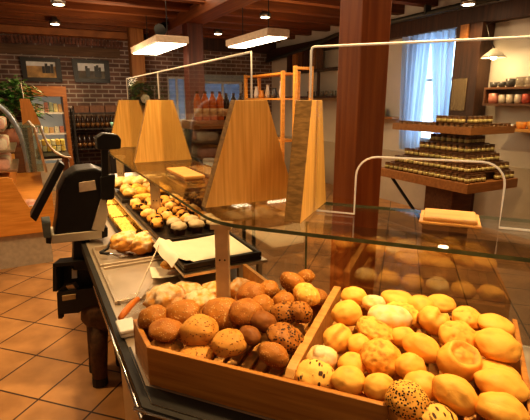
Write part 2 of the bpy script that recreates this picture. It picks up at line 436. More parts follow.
# small grey tag plate high on the wall post
tag(MB().box(4.835, 4.858, 3.92, 4.03, 2.33, 2.495).build('wooden_plate', shelfwood, fr=ROOM, origin=(4.85, 3.97, 2.33)), 'small light wooden plate high on the dark wall post', 'plate')
# paper notice on the wall post
def notice_mat():
    m, nt, b = newmat('notice')
    v = coords(nt, (1, 60, 130)); n = N(nt, 'ShaderNodeTexNoise'); n.inputs['Scale'].default_value = 1.0; n.inputs['Detail'].default_value = 1
    nt.links.new(v, n.inputs['Vector'])
    r = ramp(nt, [(.44, (.10,.07,.04)), (.56, (.42,.33,.2))]); nt.links.new(n.outputs['Fac'], r.inputs['Fac'])
    nt.links.new(r.outputs['Color'], b.inputs['Base Color']); b.inputs['Roughness'].default_value = .9
    return m
nb = MB().box(4.84, 4.858, 3.87, 4.07, 1.47, 1.86)
tag(nb.build('notice_sheet', notice_mat(), fr=ROOM, origin=(4.85, 3.97, 1.47)), 'tan notice sheet of small print pinned to the dark wall post', 'notice')

# curtains
def curtain(label, top, bot, z0, z1, mt, folds, a_=4.93):
    def fn(i, j):
        # i across, j up
        l = bot[0]+(top[0]-bot[0])*j**.8; r = bot[1]+(top[1]-bot[1])*j**.8
        b = l+(r-l)*i
        return (a_+.03*math.sin(i*folds*2*PI)+.012*math.sin(i*folds*4.7*PI+j*3), b, z0+(z1-z0)*j)
    o = MB().grid(fn, 72, 20).build('curtain', mt, fr=ROOM, origin=(a_, (top[0]+top[1])/2, z0), smooth=True)
    tag(o, label, 'curtain')
def curtain_mat():
    m = bpy.data.materials.new('curtain_m'); m.use_nodes = True; nt = m.node_tree
    for n in list(nt.nodes): nt.nodes.remove(n)
    o = N(nt, 'ShaderNodeOutputMaterial'); d = N(nt, 'ShaderNodeBsdfDiffuse'); t = N(nt, 'ShaderNodeBsdfTranslucent')
    w = N(nt, 'ShaderNodeTexNoise'); w.inputs['Scale'].default_value = 1; v = coords(nt, (1, 90, 2)); nt.links.new(v, w.inputs['Vector'])
    r = ramp(nt, [(.3, (.50,.70,.94)), (.7, (.62,.78,.97))]); nt.links.new(w.outputs['Fac'], r.inputs['Fac'])
    nt.links.new(r.outputs['Color'], t.inputs['Color']); d.inputs['Color'].default_value = (.62,.66,.76,1)
    mx = N(nt, 'ShaderNodeMixShader'); mx.inputs[0].default_value = .68
    nt.links.new(d.outputs[0], mx.inputs[1]); nt.links.new(t.outputs[0], mx.inputs[2]); nt.links.new(mx.outputs[0], o.inputs['Surface'])
    return m
cm = curtain_mat()
curtain('left pale blue curtain of the window, drawn aside and hanging lower', (4.575, 5.09), (4.64, 5.0), .88, 2.48, cm, 5)
curtain('right pale blue curtain of the window next to the dark post', (4.19, 4.57), (4.16, 4.30), .9, 2.48, cm, 4)

# two framed pictures on the brick wall
def picture(a0, a1, z0, z1, label, kind):
    og = ((a0+a1)/2, B1-.04, z0)
    t = thing('framed_picture', label, 'picture', ROOM, og, 'framed pictures on the brick wall')
    y0, y1 = B1-.045, B1-.008; w = .07
    fb = MB()
    fb.extr([(a0,y0,z0),(a1+.02,y0,z0-.01),(a1,y0,z0+w),(a0+w,y0,z0+w)], (0, y1-y0, 0))
    fb.extr([(a0-.03,y0,z1),(a0+w,y0,z1-w),(a1-w,y0,z1-w),(a1+.02,y0,z1-.01)], (0, y1-y0, 0))
    fb.extr([(a0,y0,z0),(a0+w,y0,z0+w),(a0+w,y0,z1-w),(a0-.03,y0,z1)], (0, y1-y0, 0))
    fb.extr([(a1+.02,y0,z0-.01),(a1+.02,y0,z1-.01),(a1-w,y0,z1-w),(a1-w,y0,z0+w)], (0, y1-y0, 0))
    fb.build('frame', blackpl, t, origin=og)
    sky, land = MATS['pic_sky'], MATS['pic_land_%d' % kind]
    zm = z0+w+(z1-z0-2*w)*(.72 if kind == 0 else .5); yy = y1-.006
    pb = MB().box(a0+w, a1-w, yy, y1, zm, z1-w)
    pb.mat(1).box(a0+w, a1-w, yy, y1, z0+w, zm)
    pb.mat(2)
    W = a1-a0
    if kind == 0:   # a dark standing group on a slope
        for k, (x, h) in enumerate(((.55,.12),(.63,.17),(.70,.13),(.78,.16))): pb.box(a0+W*x-.02, a0+W*x+.025, yy-.004, yy, z0+w+.08, z0+w+.08+h)
    else:
        for x, h in ((.36,.2),(.42,.16),(.62,.2),(.68,.22),(.75,.18)): pb.box(a0+W*x-.02, a0+W*x+.022, yy-.004, yy, z0+w+.03, z0+w+.03+h)
    pb.build('image', [sky, land, blackpl], t, origin=og)
plain('pic_sky', (.80,.84,.88), .6, 0, .15, 6); plain('pic_land_0', (.50,.32,.13), .6, 0, .5, 7); plain('pic_land_1', (.16,.14,.11), .6, 0, .5, 9)
picture(-.02, .60, 1.93, 2.35, 'left framed picture with an ochre slope, on the brick wall', 0)
picture(.84, 1.46, 1.93, 2.35, 'right framed picture with dark standing figures, on the brick wall', 1)
# ------------------------------------------------------------------ the bakery counter
GZ = 1.2      # top of the glass shelf
dk = .86      # deck
def cross(a, n):
    """point with room coordinate a and near-frame coordinate n"""
    R = (ROOM.c, ROOM.s); Q = (-NEAR.s, NEAR.c)
    det = R[0]*Q[1]-R[1]*Q[0]
    return Vector(((a*Q[1]-R[1]*n)/det, (R[0]*n-a*Q[0])/det))
rm = lambda a, b: Vector(ROOM.w((a, b, 0))[:2])
nr = lambda u, n: Vector(NEAR.w((u, n, 0))[:2])
FB, NU = 4.35, .95     # far end (b) and right end (u) of the counter
counter = thing('bakery_counter', 'angled glass-topped bakery counter with metal deck filled with breads', 'counter', WORLD, (0, 1.3, 0))
CO = (0, 1.3, 0)
def cpart(mb, name, mats, **kw): return mb.build(name, mats, counter, origin=CO, **kw)
# deck
outer = [rm(.19, FB), cross(.19, .778), nr(-.10, .778), nr(.0, .66), nr(NU, .66)]
inner = [nr(NU, 1.44), cross(.825, 1.44), rm(.825, FB)]
cpart(MB().prism(outer+inner, .83, dk), 'deck', deckmetal)
# black front rails with a chrome bar
cpart(MB().prism([rm(.168, FB), cross(.168, .762), nr(-.107, .762), nr(-.007, .644), nr(NU, .644), nr(NU, .6595), nr(-.0003, .6595), nr(-.1003, .7775), cross(.1895, .7775), rm(.1895, FB)], .80, .857), 'front_rail', blackmet)
cpart(MB().tube([(*rm(.160, 1.85), .84), (*rm(.160, .96), .84)], .0055, 8), 'chrome_bar', chrome, smooth=True)
cpart(MB().prism([cross(.1905, .7785), nr(-.10, .7785), nr(.0, .6605), nr(NU, .6605), nr(NU, .72), nr(.0, .72), nr(-.05, .832), nr(-.68, .832), rm(.197, 1.27), rm(.1905, 1.27)], dk+.0002, dk+.0008), 'black_mat', blackpl)
cpart(MB().tube([(*nr(-.66, .757), .850), (*nr(-.109, .757), .850), (*nr(-.009, .639), .85), (*nr(NU, .639), .850)], .006, 6), 'chrome_edge', chrome, smooth=True)
# body under the deck
cpart(MB().prism([rm(.42, FB), rm(.42, 1.62), rm(.166, 1.30), cross(.166, .772), nr(-.10, .772), nr(0, .655), nr(NU, .655), nr(NU, 1.42), cross(.81, 1.42), rm(.81, FB)], .0, .799), 'cabinet', plain('cabinet_m', (.50,.33,.17), .5, .1, .12, 3))
# glass top with the rounded corner
p0 = cross(.515, 1.262)
d1 = (rm(.515, 4)-p0).normalized(); d2 = (nr(.9, 1.262)-p0).normalized()
cor = []
for k in range(7):
    t = k/6; q0 = p0+d1*.12; q2 = p0+d2*.12
    cor.append(q0*(1-t)**2+p0*2*t*(1-t)+q2*t*t)
rear = [nr(NU, 1.70), cross(.965, 1.70), rm(.965, FB)]
cpart(MB().prism([rm(.515, FB)]+cor+[nr(NU, 1.262)]+rear, GZ-.012, GZ, side=1), 'glass_top', [glass_clear, glass_edge])
# customer-side front panes
cpart(MB().plank(cross(.815, 1.428), nr(NU, 1.428), .006, dk, GZ-.013), 'front_pane', [glass_front])
cpart(MB().plank(rm(.815, FB), cross(.815, 1.428)-Vector((.006, -.010)), .006, dk, GZ-.013), 'front_pane', [glass_front])
cpart(MB().tube([(*(cross(.818, 1.431)), dk), (*(cross(.818, 1.431)), GZ-.014)], .004, 6), 'corner_edge', glass_edge)
# uprights
def upright(c, w):
    po = MB().obox((c[0], c[1], (dk+GZ-.013)/2), (w, w*.6, GZ-.013-dk), Matrix.Rotation(-.1, 3, 'Z'))
    p = cpart(po, 'upright', postmetal, bevel=.003)
    MB().obox((c[0], c[1], GZ-.022), (w*1.5, w*1.1, .018), Matrix.Rotation(-.1, 3, 'Z')).build('clamp', postmetal, p, origin=CO)
    for dx in (-.009, .009):
        MB().tube([(c[0]+dx, c[1]-w*.3-.003, 1.055), (c[0]+dx, c[1]-w*.3+.002, 1.055)], .0035, 6).build('screw', blackmet, p, origin=CO)
upright((-.150, 1.47), .048); upright(rm(.575, 2.42), .05); upright(rm(.575, 3.5), .05)
# raised inner shelf for the upper trays
cpart(MB().prism([rm(.45, 1.52), rm(.807, 1.52), rm(.807, 4.1), rm(.45, 4.1)], .945, .957), 'inner_shelf', steel)
for b in (1.56, 2.6, 3.9):
    for a in (.70, .79): cpart(MB().prism([rm(a-.01, b-.01), rm(a+.01, b-.01), rm(a+.01, b+.01), rm(a-.01, b+.01)], dk, .944), 'shelf_leg', steel)

# trapezoid timber panels standing on the glass
def panel(fr, o, dirv, base, top, th, label, h=.4):
    """o: left base corner in frame coords; dirv: along x or y of the frame; th: thickness"""
    m = (base-top)/2
    prof = [(0, 0), (base, 0), (base-m, h), (m, h)]
    if dirv == 'x': poly = [(o[0]+p, o[1], GZ+q) for p, q in prof]; off = (0, th, 0)
    else: poly = [(o[0], o[1]+p, GZ+q) for p, q in prof]; off = (th, 0, 0)
    mb = MB().extr(poly, off, side=1)
    og = (o[0]+(base/2 if dirv == 'x' else th/2), o[1]+(th/2 if dirv == 'x' else base/2), GZ)
    t = mb.build('wooden_screen', [bamboo, bamboo_end], fr=fr, origin=og, bevel=.002)
    tag(t, label, 'panel', 'trapezoid panels on the counter')
panel(ROOM, (.553, 1.547), 'x', .40, .135, .045, 'tall trapezoid wooden panel on the glass, just left of the edge-on one')
panel(ROOM, (.573, 2.93), 'x', .39, .165, .045, 'trapezoid wooden panel on the glass, half brightly lit, second along the counter')
panel(ROOM, (.573, 3.98), 'x', .39, .165, .045, 'farthest trapezoid wooden panel on the counter, behind the black scale')
panel(NEAR, (-.478, 1.352), 'y', .342, .13, .058, 'laminated trapezoid wooden panel seen edge-on at the counter corner')

# upright glass screens with polished rims given a faint glow
def screen(name, label, fr, poly, off, og, rim):
    t = thing(name, label, 'glass screen', fr, og)
    MB().extr(poly, off).build('pane', glass_clear, t, origin=og)
    MB().tube(rim, .0042, 6).build('rim', glass_rim, t, origin=og, smooth=True)
zt = 1.775; g = .004
def far_screen(b0, b1, label):
    a = .765; lo = GZ+.002; hi = 1.603
    poly = [(a, b0+.026, lo), (a, b1-.026, lo), (a, b1-.026, hi), (a, b1, hi), (a, b1, zt), (a, b0, zt), (a, b0, hi), (a, b0+.026, hi)]
    rim = [(a, b1, hi+.004), (a, b1, zt), (a, b0, zt), (a, b0, hi+.004)]
    screen('glass_screen', label, ROOM, poly, (.005, 0, 0), (a, (b0+b1)/2, GZ), rim)
far_screen(1.572, 2.950, 'clear glass screen slotted between the two middle wooden panels of the counter')
far_screen(2.958, 4.0, 'clear far glass screen between the lit panel and the farthest panel')
n_ = 1.527; lo = GZ+.006; hi = 1.603
x0, xe, L, Rr, H_ = -.448, .93, -.275, .186, 1.412
c = .07
def arc(cx, cz, a0, a1, r=c, n=6): return [(cx+r*math.cos(a0+(a1-a0)*k/n), cz+r*math.sin(a0+(a1-a0)*k/n)) for k in range(n+1)]
hoop = [(L, lo)] + arc(L+c, H_-c, PI, PI/2) + arc(Rr-c, H_-c, PI/2, 0) + [(Rr, lo)]
out2 = [(-.416, lo)] + hoop + [(xe, lo), (xe, zt), (x0, zt), (x0, hi), (-.416, hi)]
t = thing('glass_screen', 'clear near glass screen with a rounded serving opening, right of the edge-on panel', 'glass screen', NEAR, (.2, n_, GZ))
MB().extr([(p, n_, q) for p, q in out2], (0, .005, 0)).build('pane', glass_clear, t, origin=(.2, n_, GZ))
MB().tube([(x0, n_, hi+.004), (x0, n_, zt-.012), (x0+.004, n_, zt-.003), (x0+.012, n_, zt), (xe, n_, zt)], .0042, 6).build('rim', glass_rim, t, origin=(.2, n_, GZ), smooth=True)
MB().tube([(-.412, n_, lo)]+[(p, n_, q) for p, q in hoop]+[(xe, n_, lo)], .0038, 6).build('opening_rim', glass_rim, t, origin=(.2, n_, GZ), smooth=True)

# money tray in the serving opening, and a thin board on the far glass
t = thing('wooden_tray', 'stepped light wooden board lying on the near glass in the serving opening', 'board', NEAR, (.04, 1.585, GZ))
MB().box(-.055, .135, 1.50, 1.67, GZ+.001, GZ+.009).build('base', plank_wood, t, origin=(.04, 1.585, GZ), bevel=.002)
MB().box(-.043, .123, 1.512, 1.658, GZ+.0092, GZ+.021).build('top_board', plank_wood, t, origin=(.04, 1.585, GZ), bevel=.004)
t = thing('wooden_tray', 'dark-edged wooden board on the far glass beside the tall panel', 'board', ROOM, (.8, 2.28, GZ))
MB().box(.655, .755, 2.12, 2.42, GZ+.001, GZ+.014).build('base', shelfwood, t, origin=(.8, 2.28, GZ), bevel=.002)
MB().box(.65, .758, 2.10, 2.44, GZ+.0145, GZ+.03).build('top_board', plank_wood, t, origin=(.8, 2.28, GZ), bevel=.004)

# ------------------------------------------------------------------ bread crate
bx = thing('bread_crate', 'long wooden crate with angled corners holding two kinds of rolls', 'crate', NEAR, (-.25, 1.0, dk))
BO = (-.25, 1.0, dk)
F1, F2, G1, R1, R2 = (-.673, .839), (-.058, .839), (.030, .715), (.215, .715), (.245, 1.36)
Bk = (-.30, 1.385); P2 = NEAR.inv((-.39, 1.181))[:2]
zb, zr, th = dk+.004, .972, .014
def bpart(mb, name, mt=box_wood, **kw): return mb.build(name, mt, bx, origin=BO, bevel=.002, **kw)
bpart(MB().plank(F1, F2, th, zb, zr), 'front_board')
bpart(MB().plank(F2, G1, th, zb, zr), 'corner_board')
bpart(MB().plank(G1, R1, th, zb, zr), 'front_board')
bpart(MB().plank(P2, F1, th, zb, zr), 'corner_board')
bpart(MB().plank(R1, R2, th, zb, zr+.006), 'end_board')
bpart(MB().plank(R2, Bk, th, zb, zr-.02), 'back_board')
bpart(MB().plank(Bk, P2, th, zb, zr-.02), 'back_board')
bpart(MB().prism([F1, F2, G1, R1, R2, Bk, P2], zb-.003, zb+.002), 'bottom_board')
# divider with a rounded front end
dv = [(y, z) for y, z in ((.856, zb+.003), (1.362, zb+.003), (1.362, zr+.022), (.90, zr+.014), (.876, zr+.010), (.860, zr-.004))]
bpart(MB().extr([(-.300, y, z) for y, z in dv], (.024, 0, 0)), 'divider', plank_wood)
def slat(u, y0, y1):
    z0 = .893+max(-.05, y0-.85)*.05; z1 = .893+(y1-.85)*.05
    bpart(MB().extr([(u, y0, z0), (u, y1, z1), (u, y1, z1+.010), (u, y0, z0+.010)], (.027, 0, 0)), 'slat', plank_wood)
for k in range(8):
    u = -.655+.0405*k
    slat(u, .862+ (0 if u > -.64 else .03), min(1.13+.16*(u+.62)/.3, 1.30) if u > -.7 else 1.0)
for k in range(12):
    u = -.272+.041*k
    slat(u, .862 if u < -.09 else max(.735, .862-1.4*(u+.085)), 1.30)
# loose plank on edge at the back
tag(MB().plank(rm(.70, 1.10+.12), rm(.70, 1.50), .014, dk, .965).build('wooden_board', plank_wood, origin=(*rm(.7, 1.35), dk)), 'loose wooden board on edge behind the brown rolls, right of the metal upright', 'board')
# ------------------------------------------------------------------ rolls
pale   = bread('crust_pale',  (.86,.45,.085), (.50,.17,.018))  # darker low tone paints in the shaded lower crust
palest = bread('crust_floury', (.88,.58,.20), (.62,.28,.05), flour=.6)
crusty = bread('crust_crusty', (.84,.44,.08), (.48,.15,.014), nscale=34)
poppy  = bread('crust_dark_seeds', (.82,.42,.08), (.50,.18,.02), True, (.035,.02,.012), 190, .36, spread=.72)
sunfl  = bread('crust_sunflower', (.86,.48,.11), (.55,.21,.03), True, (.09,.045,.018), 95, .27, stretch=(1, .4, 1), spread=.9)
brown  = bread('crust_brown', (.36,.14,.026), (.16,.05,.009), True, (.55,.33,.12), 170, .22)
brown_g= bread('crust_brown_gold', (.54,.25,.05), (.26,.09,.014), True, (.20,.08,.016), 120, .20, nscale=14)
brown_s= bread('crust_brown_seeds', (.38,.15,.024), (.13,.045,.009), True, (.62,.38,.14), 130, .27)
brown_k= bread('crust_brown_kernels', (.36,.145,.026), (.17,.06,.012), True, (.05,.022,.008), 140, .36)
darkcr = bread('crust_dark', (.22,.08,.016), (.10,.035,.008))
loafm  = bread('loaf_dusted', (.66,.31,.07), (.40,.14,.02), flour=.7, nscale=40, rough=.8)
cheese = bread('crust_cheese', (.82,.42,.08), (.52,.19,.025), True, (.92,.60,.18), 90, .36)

_ico = bmesh.new(); bmesh.ops.create_icosphere(_ico, subdivisions=4, radius=1)
ICO_V = [v.co.copy() for v in _ico.verts]; ICO_F = [tuple(v.index for v in f.verts) for f in _ico.faces]; _ico.free()
_ic3 = bmesh.new(); bmesh.ops.create_icosphere(_ic3, subdivisions=3, radius=1)
IC3_V = [v.co.copy() for v in _ic3.verts]; IC3_F = [tuple(v.index for v in f.verts) for f in _ic3.faces]; _ic3.free()
def smooth(x): x = max(0, min(1, x)); return x*x*(3-2*x)
CR = []  # per-vertex painted groove shade, plus random darker blotches
def roll_shape(kind, seed, sx, sy, sz, low=False):
    sd = Vector((seed*3.17, seed*1.31, seed*.77)); out = []; CR.clear()
    for d in (IC3_V if low else ICO_V):
        x, y, z = d
        p = Vector((x, y, z))
        # flatter, slightly spread underside
        if z < 0: p.z *= .78; 
        rr = 1 + .10*noise.noise(d*1.4+sd) + .045*noise.noise(d*3.1+sd) + .014*noise.noise(d*9+sd)
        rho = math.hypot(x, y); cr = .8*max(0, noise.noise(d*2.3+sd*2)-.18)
        if kind == 'kaiser' and z > 0:
            an = math.atan2(y, x); k = 5
            sw = an*k + 1.6*rho
            gv = math.exp(-(math.sin(sw/2)/.20)**2)*smooth((rho-.02)/.2)*smooth((1.0-rho)/.25)
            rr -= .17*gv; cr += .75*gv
            rr += .05*math.cos(sw)*rho
        elif kind == 'crater' and z > 0:
            rim = math.exp(-((rho-.66)/.13)**2)
            rr += .05*rim; dish = smooth((.66-rho)/.2)
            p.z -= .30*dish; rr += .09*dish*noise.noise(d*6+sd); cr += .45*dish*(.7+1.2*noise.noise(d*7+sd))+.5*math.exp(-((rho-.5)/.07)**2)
        elif kind == 'split' and z > 0:
            gv = math.exp(-((y+.10*math.sin(3*x))/.16)**2)*smooth((.95-abs(x))/.3)
            rr -= .17*gv; cr += .7*gv; rr += .05*math.exp(-((abs(y)-.33)/.18)**2)
        elif kind == 'swirl' and z > -.2:
            an = math.atan2(y, x); sw = an+5.5*rho
            gv = math.exp(-(math.sin(sw/2)/.22)**2)*smooth((rho-.1)/.3); rr -= .13*gv; cr += .8*gv
        elif kind == 'crusty':
            q_ = abs(noise.noise(d*3.0+sd)); cr += .9*max(0, 1-q_/.10); rr += .16*q_+.09*noise.noise(d*7+sd)+.03*noise.noise(d*17+sd)-.04
        elif kind == 'lumpy':
            rr += .20*noise.noise(d*2.4+sd)+.08*noise.noise(d*6+sd)
        elif kind == 'cut' and z > 0:
            for o_ in (-.5, 0, .5): rr -= .07*math.exp(-((x-o_+.25*y)/.06)**2); cr += .6*math.exp(-((x-o_+.25*y)/.06)**2)
        elif kind == 'seedy':
            rr += .022*noise.noise(d*16+sd)
        p *= rr; CR.append(max(0, min(1, cr)))
        out.append((p.x*sx, p.y*sy, p.z*sz))
    return out
def roll(name, label, cat, mt, kind, c, dims, rot, seed, group=None, low=False):
    mb = MB().add(roll_shape(kind, seed, *[k/2 for k in dims], low), IC3_F if low else ICO_F)
    o = mb.build(name, mt, smooth=True)
    at = o.data.attributes.new('crease', 'FLOAT', 'POINT'); at.data.foreach_set('value', CR)
    o.location = c; o.rotation_euler = rot
    return tag(o, label, cat, group)
GA, GB = 'pale rolls in the right half of the crate', 'brown rolls in the left half of the crate'
# kind, material, x, y, z, apparent width, apparent height, (tilt x, tilt y, turn), label
ROLLS = [
 ('oval', pale, .385,.967,1.008,.089,.081,(.3,.35,-.5), 'smooth pale oval roll tilted to the right, left of the star-cut roll'),
 ('split', pale, .449,1.065,1.026,.096,.080,(.5,.1,1.2), 'pale roll with a deep crease, at the back left of the star-cut roll'),
 ('smooth', pale, .389,1.185,1.032,.099,.050,(.1,.1,.1), 'flat pale roll at the very back of the crate, behind the crusty ones'),
 ('crusty', pale, .386,1.122,1.017,.112,.062,(.2,.1,.3), 'wide crusty pale roll at the back, right of the flour-white one'),
 ('smooth', pale, .501,1.157,1.033,.086,.057,(.1,0,0), 'small round pale roll at the back, peeping over the creased roll'),
 ('kaiser', pale, .543,1.072,1.034,.086,.059,(.3,0,.7), 'pale roll with faint cuts at the back, between the creased roll and the right end'),
 ('kaiser', pale, .488,1.005,1.018,.096,.071,(.5,0,.2), 'pale round roll with a star-shaped cut, just behind the ring-marked roll'),
 ('crater', pale, .458,.922,1.0,.104,.090,(.45,.05,.3), 'round pale roll with a sunken ring on top, in the middle of the right half'),
 ('smooth', pale, .599,1.034,1.032,.093,.047,(.1,.15,0), 'smooth pale roll lowest behind, its top showing by the far end board'),
 ('smooth', pale, .572,.972,1.012,.111,.081,(.2,.1,-.1), 'large smooth pale roll by the right end board, third from the front'),
 ('smooth', pale, .549,.913,.972,.100,.060,(.1,.1,.1), 'pale roll half hidden under the large smooth one by the end board'),
 ('oval', pale, .516,.840,.992,.109,.072,(.1,.18,-.1), 'smooth oval pale roll by the right end board, second from the front'),
 ('oval', pale, .485,.774,.983,.102,.070,(.1,.15,-.1), 'smooth oval pale roll at the front right corner of the crate'),
 ('oval', pale, .404,.813,.992,.098,.079,(.2,.45,-.4), 'smooth oval pale roll sloping right, in front of the ring-marked roll'),
 ('smooth', pale, .348,.851,.985,.080,.066,(.2,.1,.2), 'smooth pale roll partly hidden behind the dark-seeded roll'),
 ('seedy', poppy, .300,.802,.984,.093,.080,(.35,.35,-.3), 'pale roll thickly covered in dark seeds at the front board'),
 ('seedy', sunfl, .352,.768,.970,.077,.053,(.2,.1,.2), 'seed-sprinkled pale roll low at the angled front corner board'),
 ('smooth', pale, .341,.915,.990,.075,.080,(.2,0,.5), 'plain pale roll deep between the big crusty roll and the ring-marked roll'),
 ('crusty', crusty, .283,.950,.990,.104,.097,(.5,.1,.6), 'big rough crusty golden roll in the middle left of the right half'),
 ('smooth', pale, .262,1.197,1.036,.074,.065,(.2,0,.3), 'small round pale roll at the back beside the divider, topmost there'),
 ('smooth', pale, .229,1.122,1.02,.089,.084,(.2,0,.4), 'round smooth pale roll along the divider, second from the back'),
 ('split', pale, .192,1.041,.990,.084,.082,(.3,-.3,1.0), 'round pale roll with a soft crease along the divider, third from the back'),
 ('swirl', palest, .140,.963,.982,.074,.067,(.5,-.1,0), 'pale roll with a swirled floury top along the divider'),
 ('seedy', sunfl, .114,.902,.973,.098,.079,(.3,.1,-.2), 'pale roll sprinkled with sunflower seeds at the front end of the divider'),
 ('smooth', pale, .192,.886,.973,.078,.069,(.2,.1,.3), 'round pale roll right of the sunflower-seeded roll'),
 ('smooth', pale, .210,.944,.975,.073,.068,(.1,.1,.8), 'round pale roll behind, between the swirled roll and the big crusty roll'),
 ('crusty', crusty, .289,1.035,1.015,.099,.057,(.3,.3,-.2), 'long crusty golden roll behind the big rough one'),
 ('oval', palest, .335,1.080,1.027,.119,.059,(.1,.05,0), 'long pale oval roll lying across the crusty ones'),
 ('smooth', pale, .256,.863,.974,.072,.067,(.2,0,.2), 'plain pale roll in front of the big rough crusty roll'),
 ('crusty', cheese, .200,.830,.962,.074,.048,(.2,0,.1), 'rough golden roll showing just over the front board'),
 ('smooth', pale, .241,1.002,.995,.066,.071,(.2,0,.5), 'small plain roll tucked behind the creased roll near the divider'),
 ('smooth', palest, .312,1.158,1.033,.063,.063,(.1,0,0), 'flour-white roll at the back next to the small topmost one'),
 ('smooth', pale, .356,1.022,1.005,.067,.062,(.1,0,0), 'pale roll in the gap between the long oval and the tilted oval roll'),
 ('smooth', pale, .442,1.151,1.03,.080,.063,(.1,0,.2), 'round pale roll at the back left behind the creased roll'),
 ('seedy', brown_s, -.324,1.163,.986,.087,.078,(.2,-.1,.3), 'brown speckled roll at the far left corner of the crate'),
 ('smooth', brown, -.275,1.104,.979,.094,.067,(.1,.05,0), 'smooth brown flat roll at the left corner board'),
 ('seedy', brown_s, -.240,1.176,.995,.100,.076,(.3,-.2,.4), 'brown roll with pale specks behind the large smooth golden-brown one'),
 ('smooth', brown_g, -.181,1.093,.984,.104,.093,(.3,.05,.3), 'large smooth golden-brown round roll in the left half'),
 ('seedy', brown_s, -.120,1.174,.992,.123,.094,(.3,.1,.1), 'largest brown seeded roll, right behind the golden-brown round one'),
 ('smooth', brown_g, -.095,1.037,.980,.095,.071,(.2,-.05,.1), 'golden-brown roll lying at the edge of the bare slats'),
 ('smooth', brown_g, -.261,1.038,.960,.100,.050,(.1,.1,0), 'low golden-brown roll against the front board at the left corner'),
 ('smooth', brown_g, -.175,1.012,.960,.088,.044,(.1,.1,0), 'low golden-brown roll against the front board, below the large round one'),
 ('cut', brown_k, .055,1.042,.992,.100,.071,(.3,.35,.1), 'seeded brown roll leaning on the divider, longest there'),
 ('smooth', brown, .021,.980,.978,.065,.085,(.3,.2,1.2), 'brown roll standing on edge near the front end of the divider'),
 ('smooth', darkcr, -.003,1.095,1.009,.066,.077,(.3,0,1.0), 'dark brown roll in the middle gap behind the slats'),
 ('seedy', brown_k, .054,1.140,1.011,.079,.068,(.3,0,.2), 'brown seeded roll behind the longest one by the divider'),
 ('seedy', brown_k, .118,1.127,1.017,.079,.084,(.3,.2,1.1), 'brown kernel-studded roll touching the divider halfway along'),
 ('seedy', brown_s, .087,1.290,1.037,.066,.095,(.5,.2,1.2), 'brown speckled roll standing upright at the back of the left half'),
 ('seedy', brown_s, .132,1.325,1.046,.058,.058,(.2,0,.5), 'small brown roll farthest back by the divider'),
 ('seedy', brown_s, .011,1.278,1.022,.069,.069,(.2,0,.2), 'brown speckled roll at the back, left of the upright one'),
 ('seedy', cheese, .119,1.237,1.034,.067,.067,(.3,0,.3), 'golden cheese-topped roll at the back near the divider, the left one'),
 ('seedy', cheese, .155,1.188,1.036,.076,.082,(.3,.2,.6), 'golden cheese-topped roll against the back of the divider'),
 ('seedy', brown_s, -.009,1.189,1.008,.083,.077,(.3,0,.7), 'brown speckled roll in the middle of the left half'),
 ('seedy', brown_s, .058,1.203,1.017,.071,.077,(.3,.1,.2), 'brown speckled roll just below the upright one'),
 ('smooth', brown, -.054,1.136,1.016,.096,.079,(.2,-.1,.3), 'plain brown roll right of the largest seeded one'),
 ('smooth', brown, -.043,1.246,1.023,.086,.074,(.2,-.1,.3), 'plain brown roll at the back left, nearest the metal upright'),
 ('smooth', darkcr, -.040,1.056,.990,.053,.064,(.3,0,.9), 'small dark roll tucked beside the golden-brown one on the slats'),
]
BROWNS = (brown, brown_g, brown_s, brown_k, darkcr)
for k, (kind, mt, x, y, z, w, h, rot, lab) in enumerate(ROLLS):
    # settle each roll clear of the front board and of the divider
    for _ in range(30):
        u_, n_q = NEAR.inv((x, y))[:2]
        if u_ > -.10 or n_q > .856+.45*w: break
        x *= 1.004; y *= 1.004; z = 1.6+(z-1.6)*1.004
    u_, n_q = NEAR.inv((x, y))[:2]
    if (mt in BROWNS or k in (50, 51)) and u_ > -.302-.40*w: u_ = -.302-.40*w
    elif not (mt in BROWNS or k in (50, 51)) and u_ < -.274+.40*w: u_ = -.274+.40*w
    x, y = NEAR.w((u_, n_q, 0))[:2]
    el = math.radians(31)
    T = min(max((max(h*h-(w*.95*math.sin(el))**2, 0))**.5/math.cos(el), .50*w), .82*w)
    dy = w*.92
    if kind == 'oval': T = min(max(T, .62*w), .78*w); dy = w*.78
    if h > w*1.12: T = .75*h; dy = h
    sh = 'smooth' if kind == 'oval' else kind
    dims = (w*1.03, dy, T)
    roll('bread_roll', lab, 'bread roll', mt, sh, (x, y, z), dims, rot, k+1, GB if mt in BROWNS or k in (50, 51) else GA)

for k in range(6):
    roll('bread_roll', 'pale roll low in the hidden back row against the back board, %s from the right' % ORD[k], 'bread roll', (pale, crusty, palest)[k % 3], 'smooth',
         NEAR.w((.19-.083*k, 1.31, .967)), (.085, .078, .062), (.1, 0, k*.7), 301+k, GA)
for k in range(3):
    roll('bread_roll', 'brown roll low in the back row against the back board, %s from the divider' % ORD[k], 'bread roll', (brown, brown_s, brown)[k], 'smooth',
         NEAR.w((-.35-.085*k, 1.315-.045*k, .962)), (.08, .075, .06), (.1, 0, k*.7), 311+k, GB)

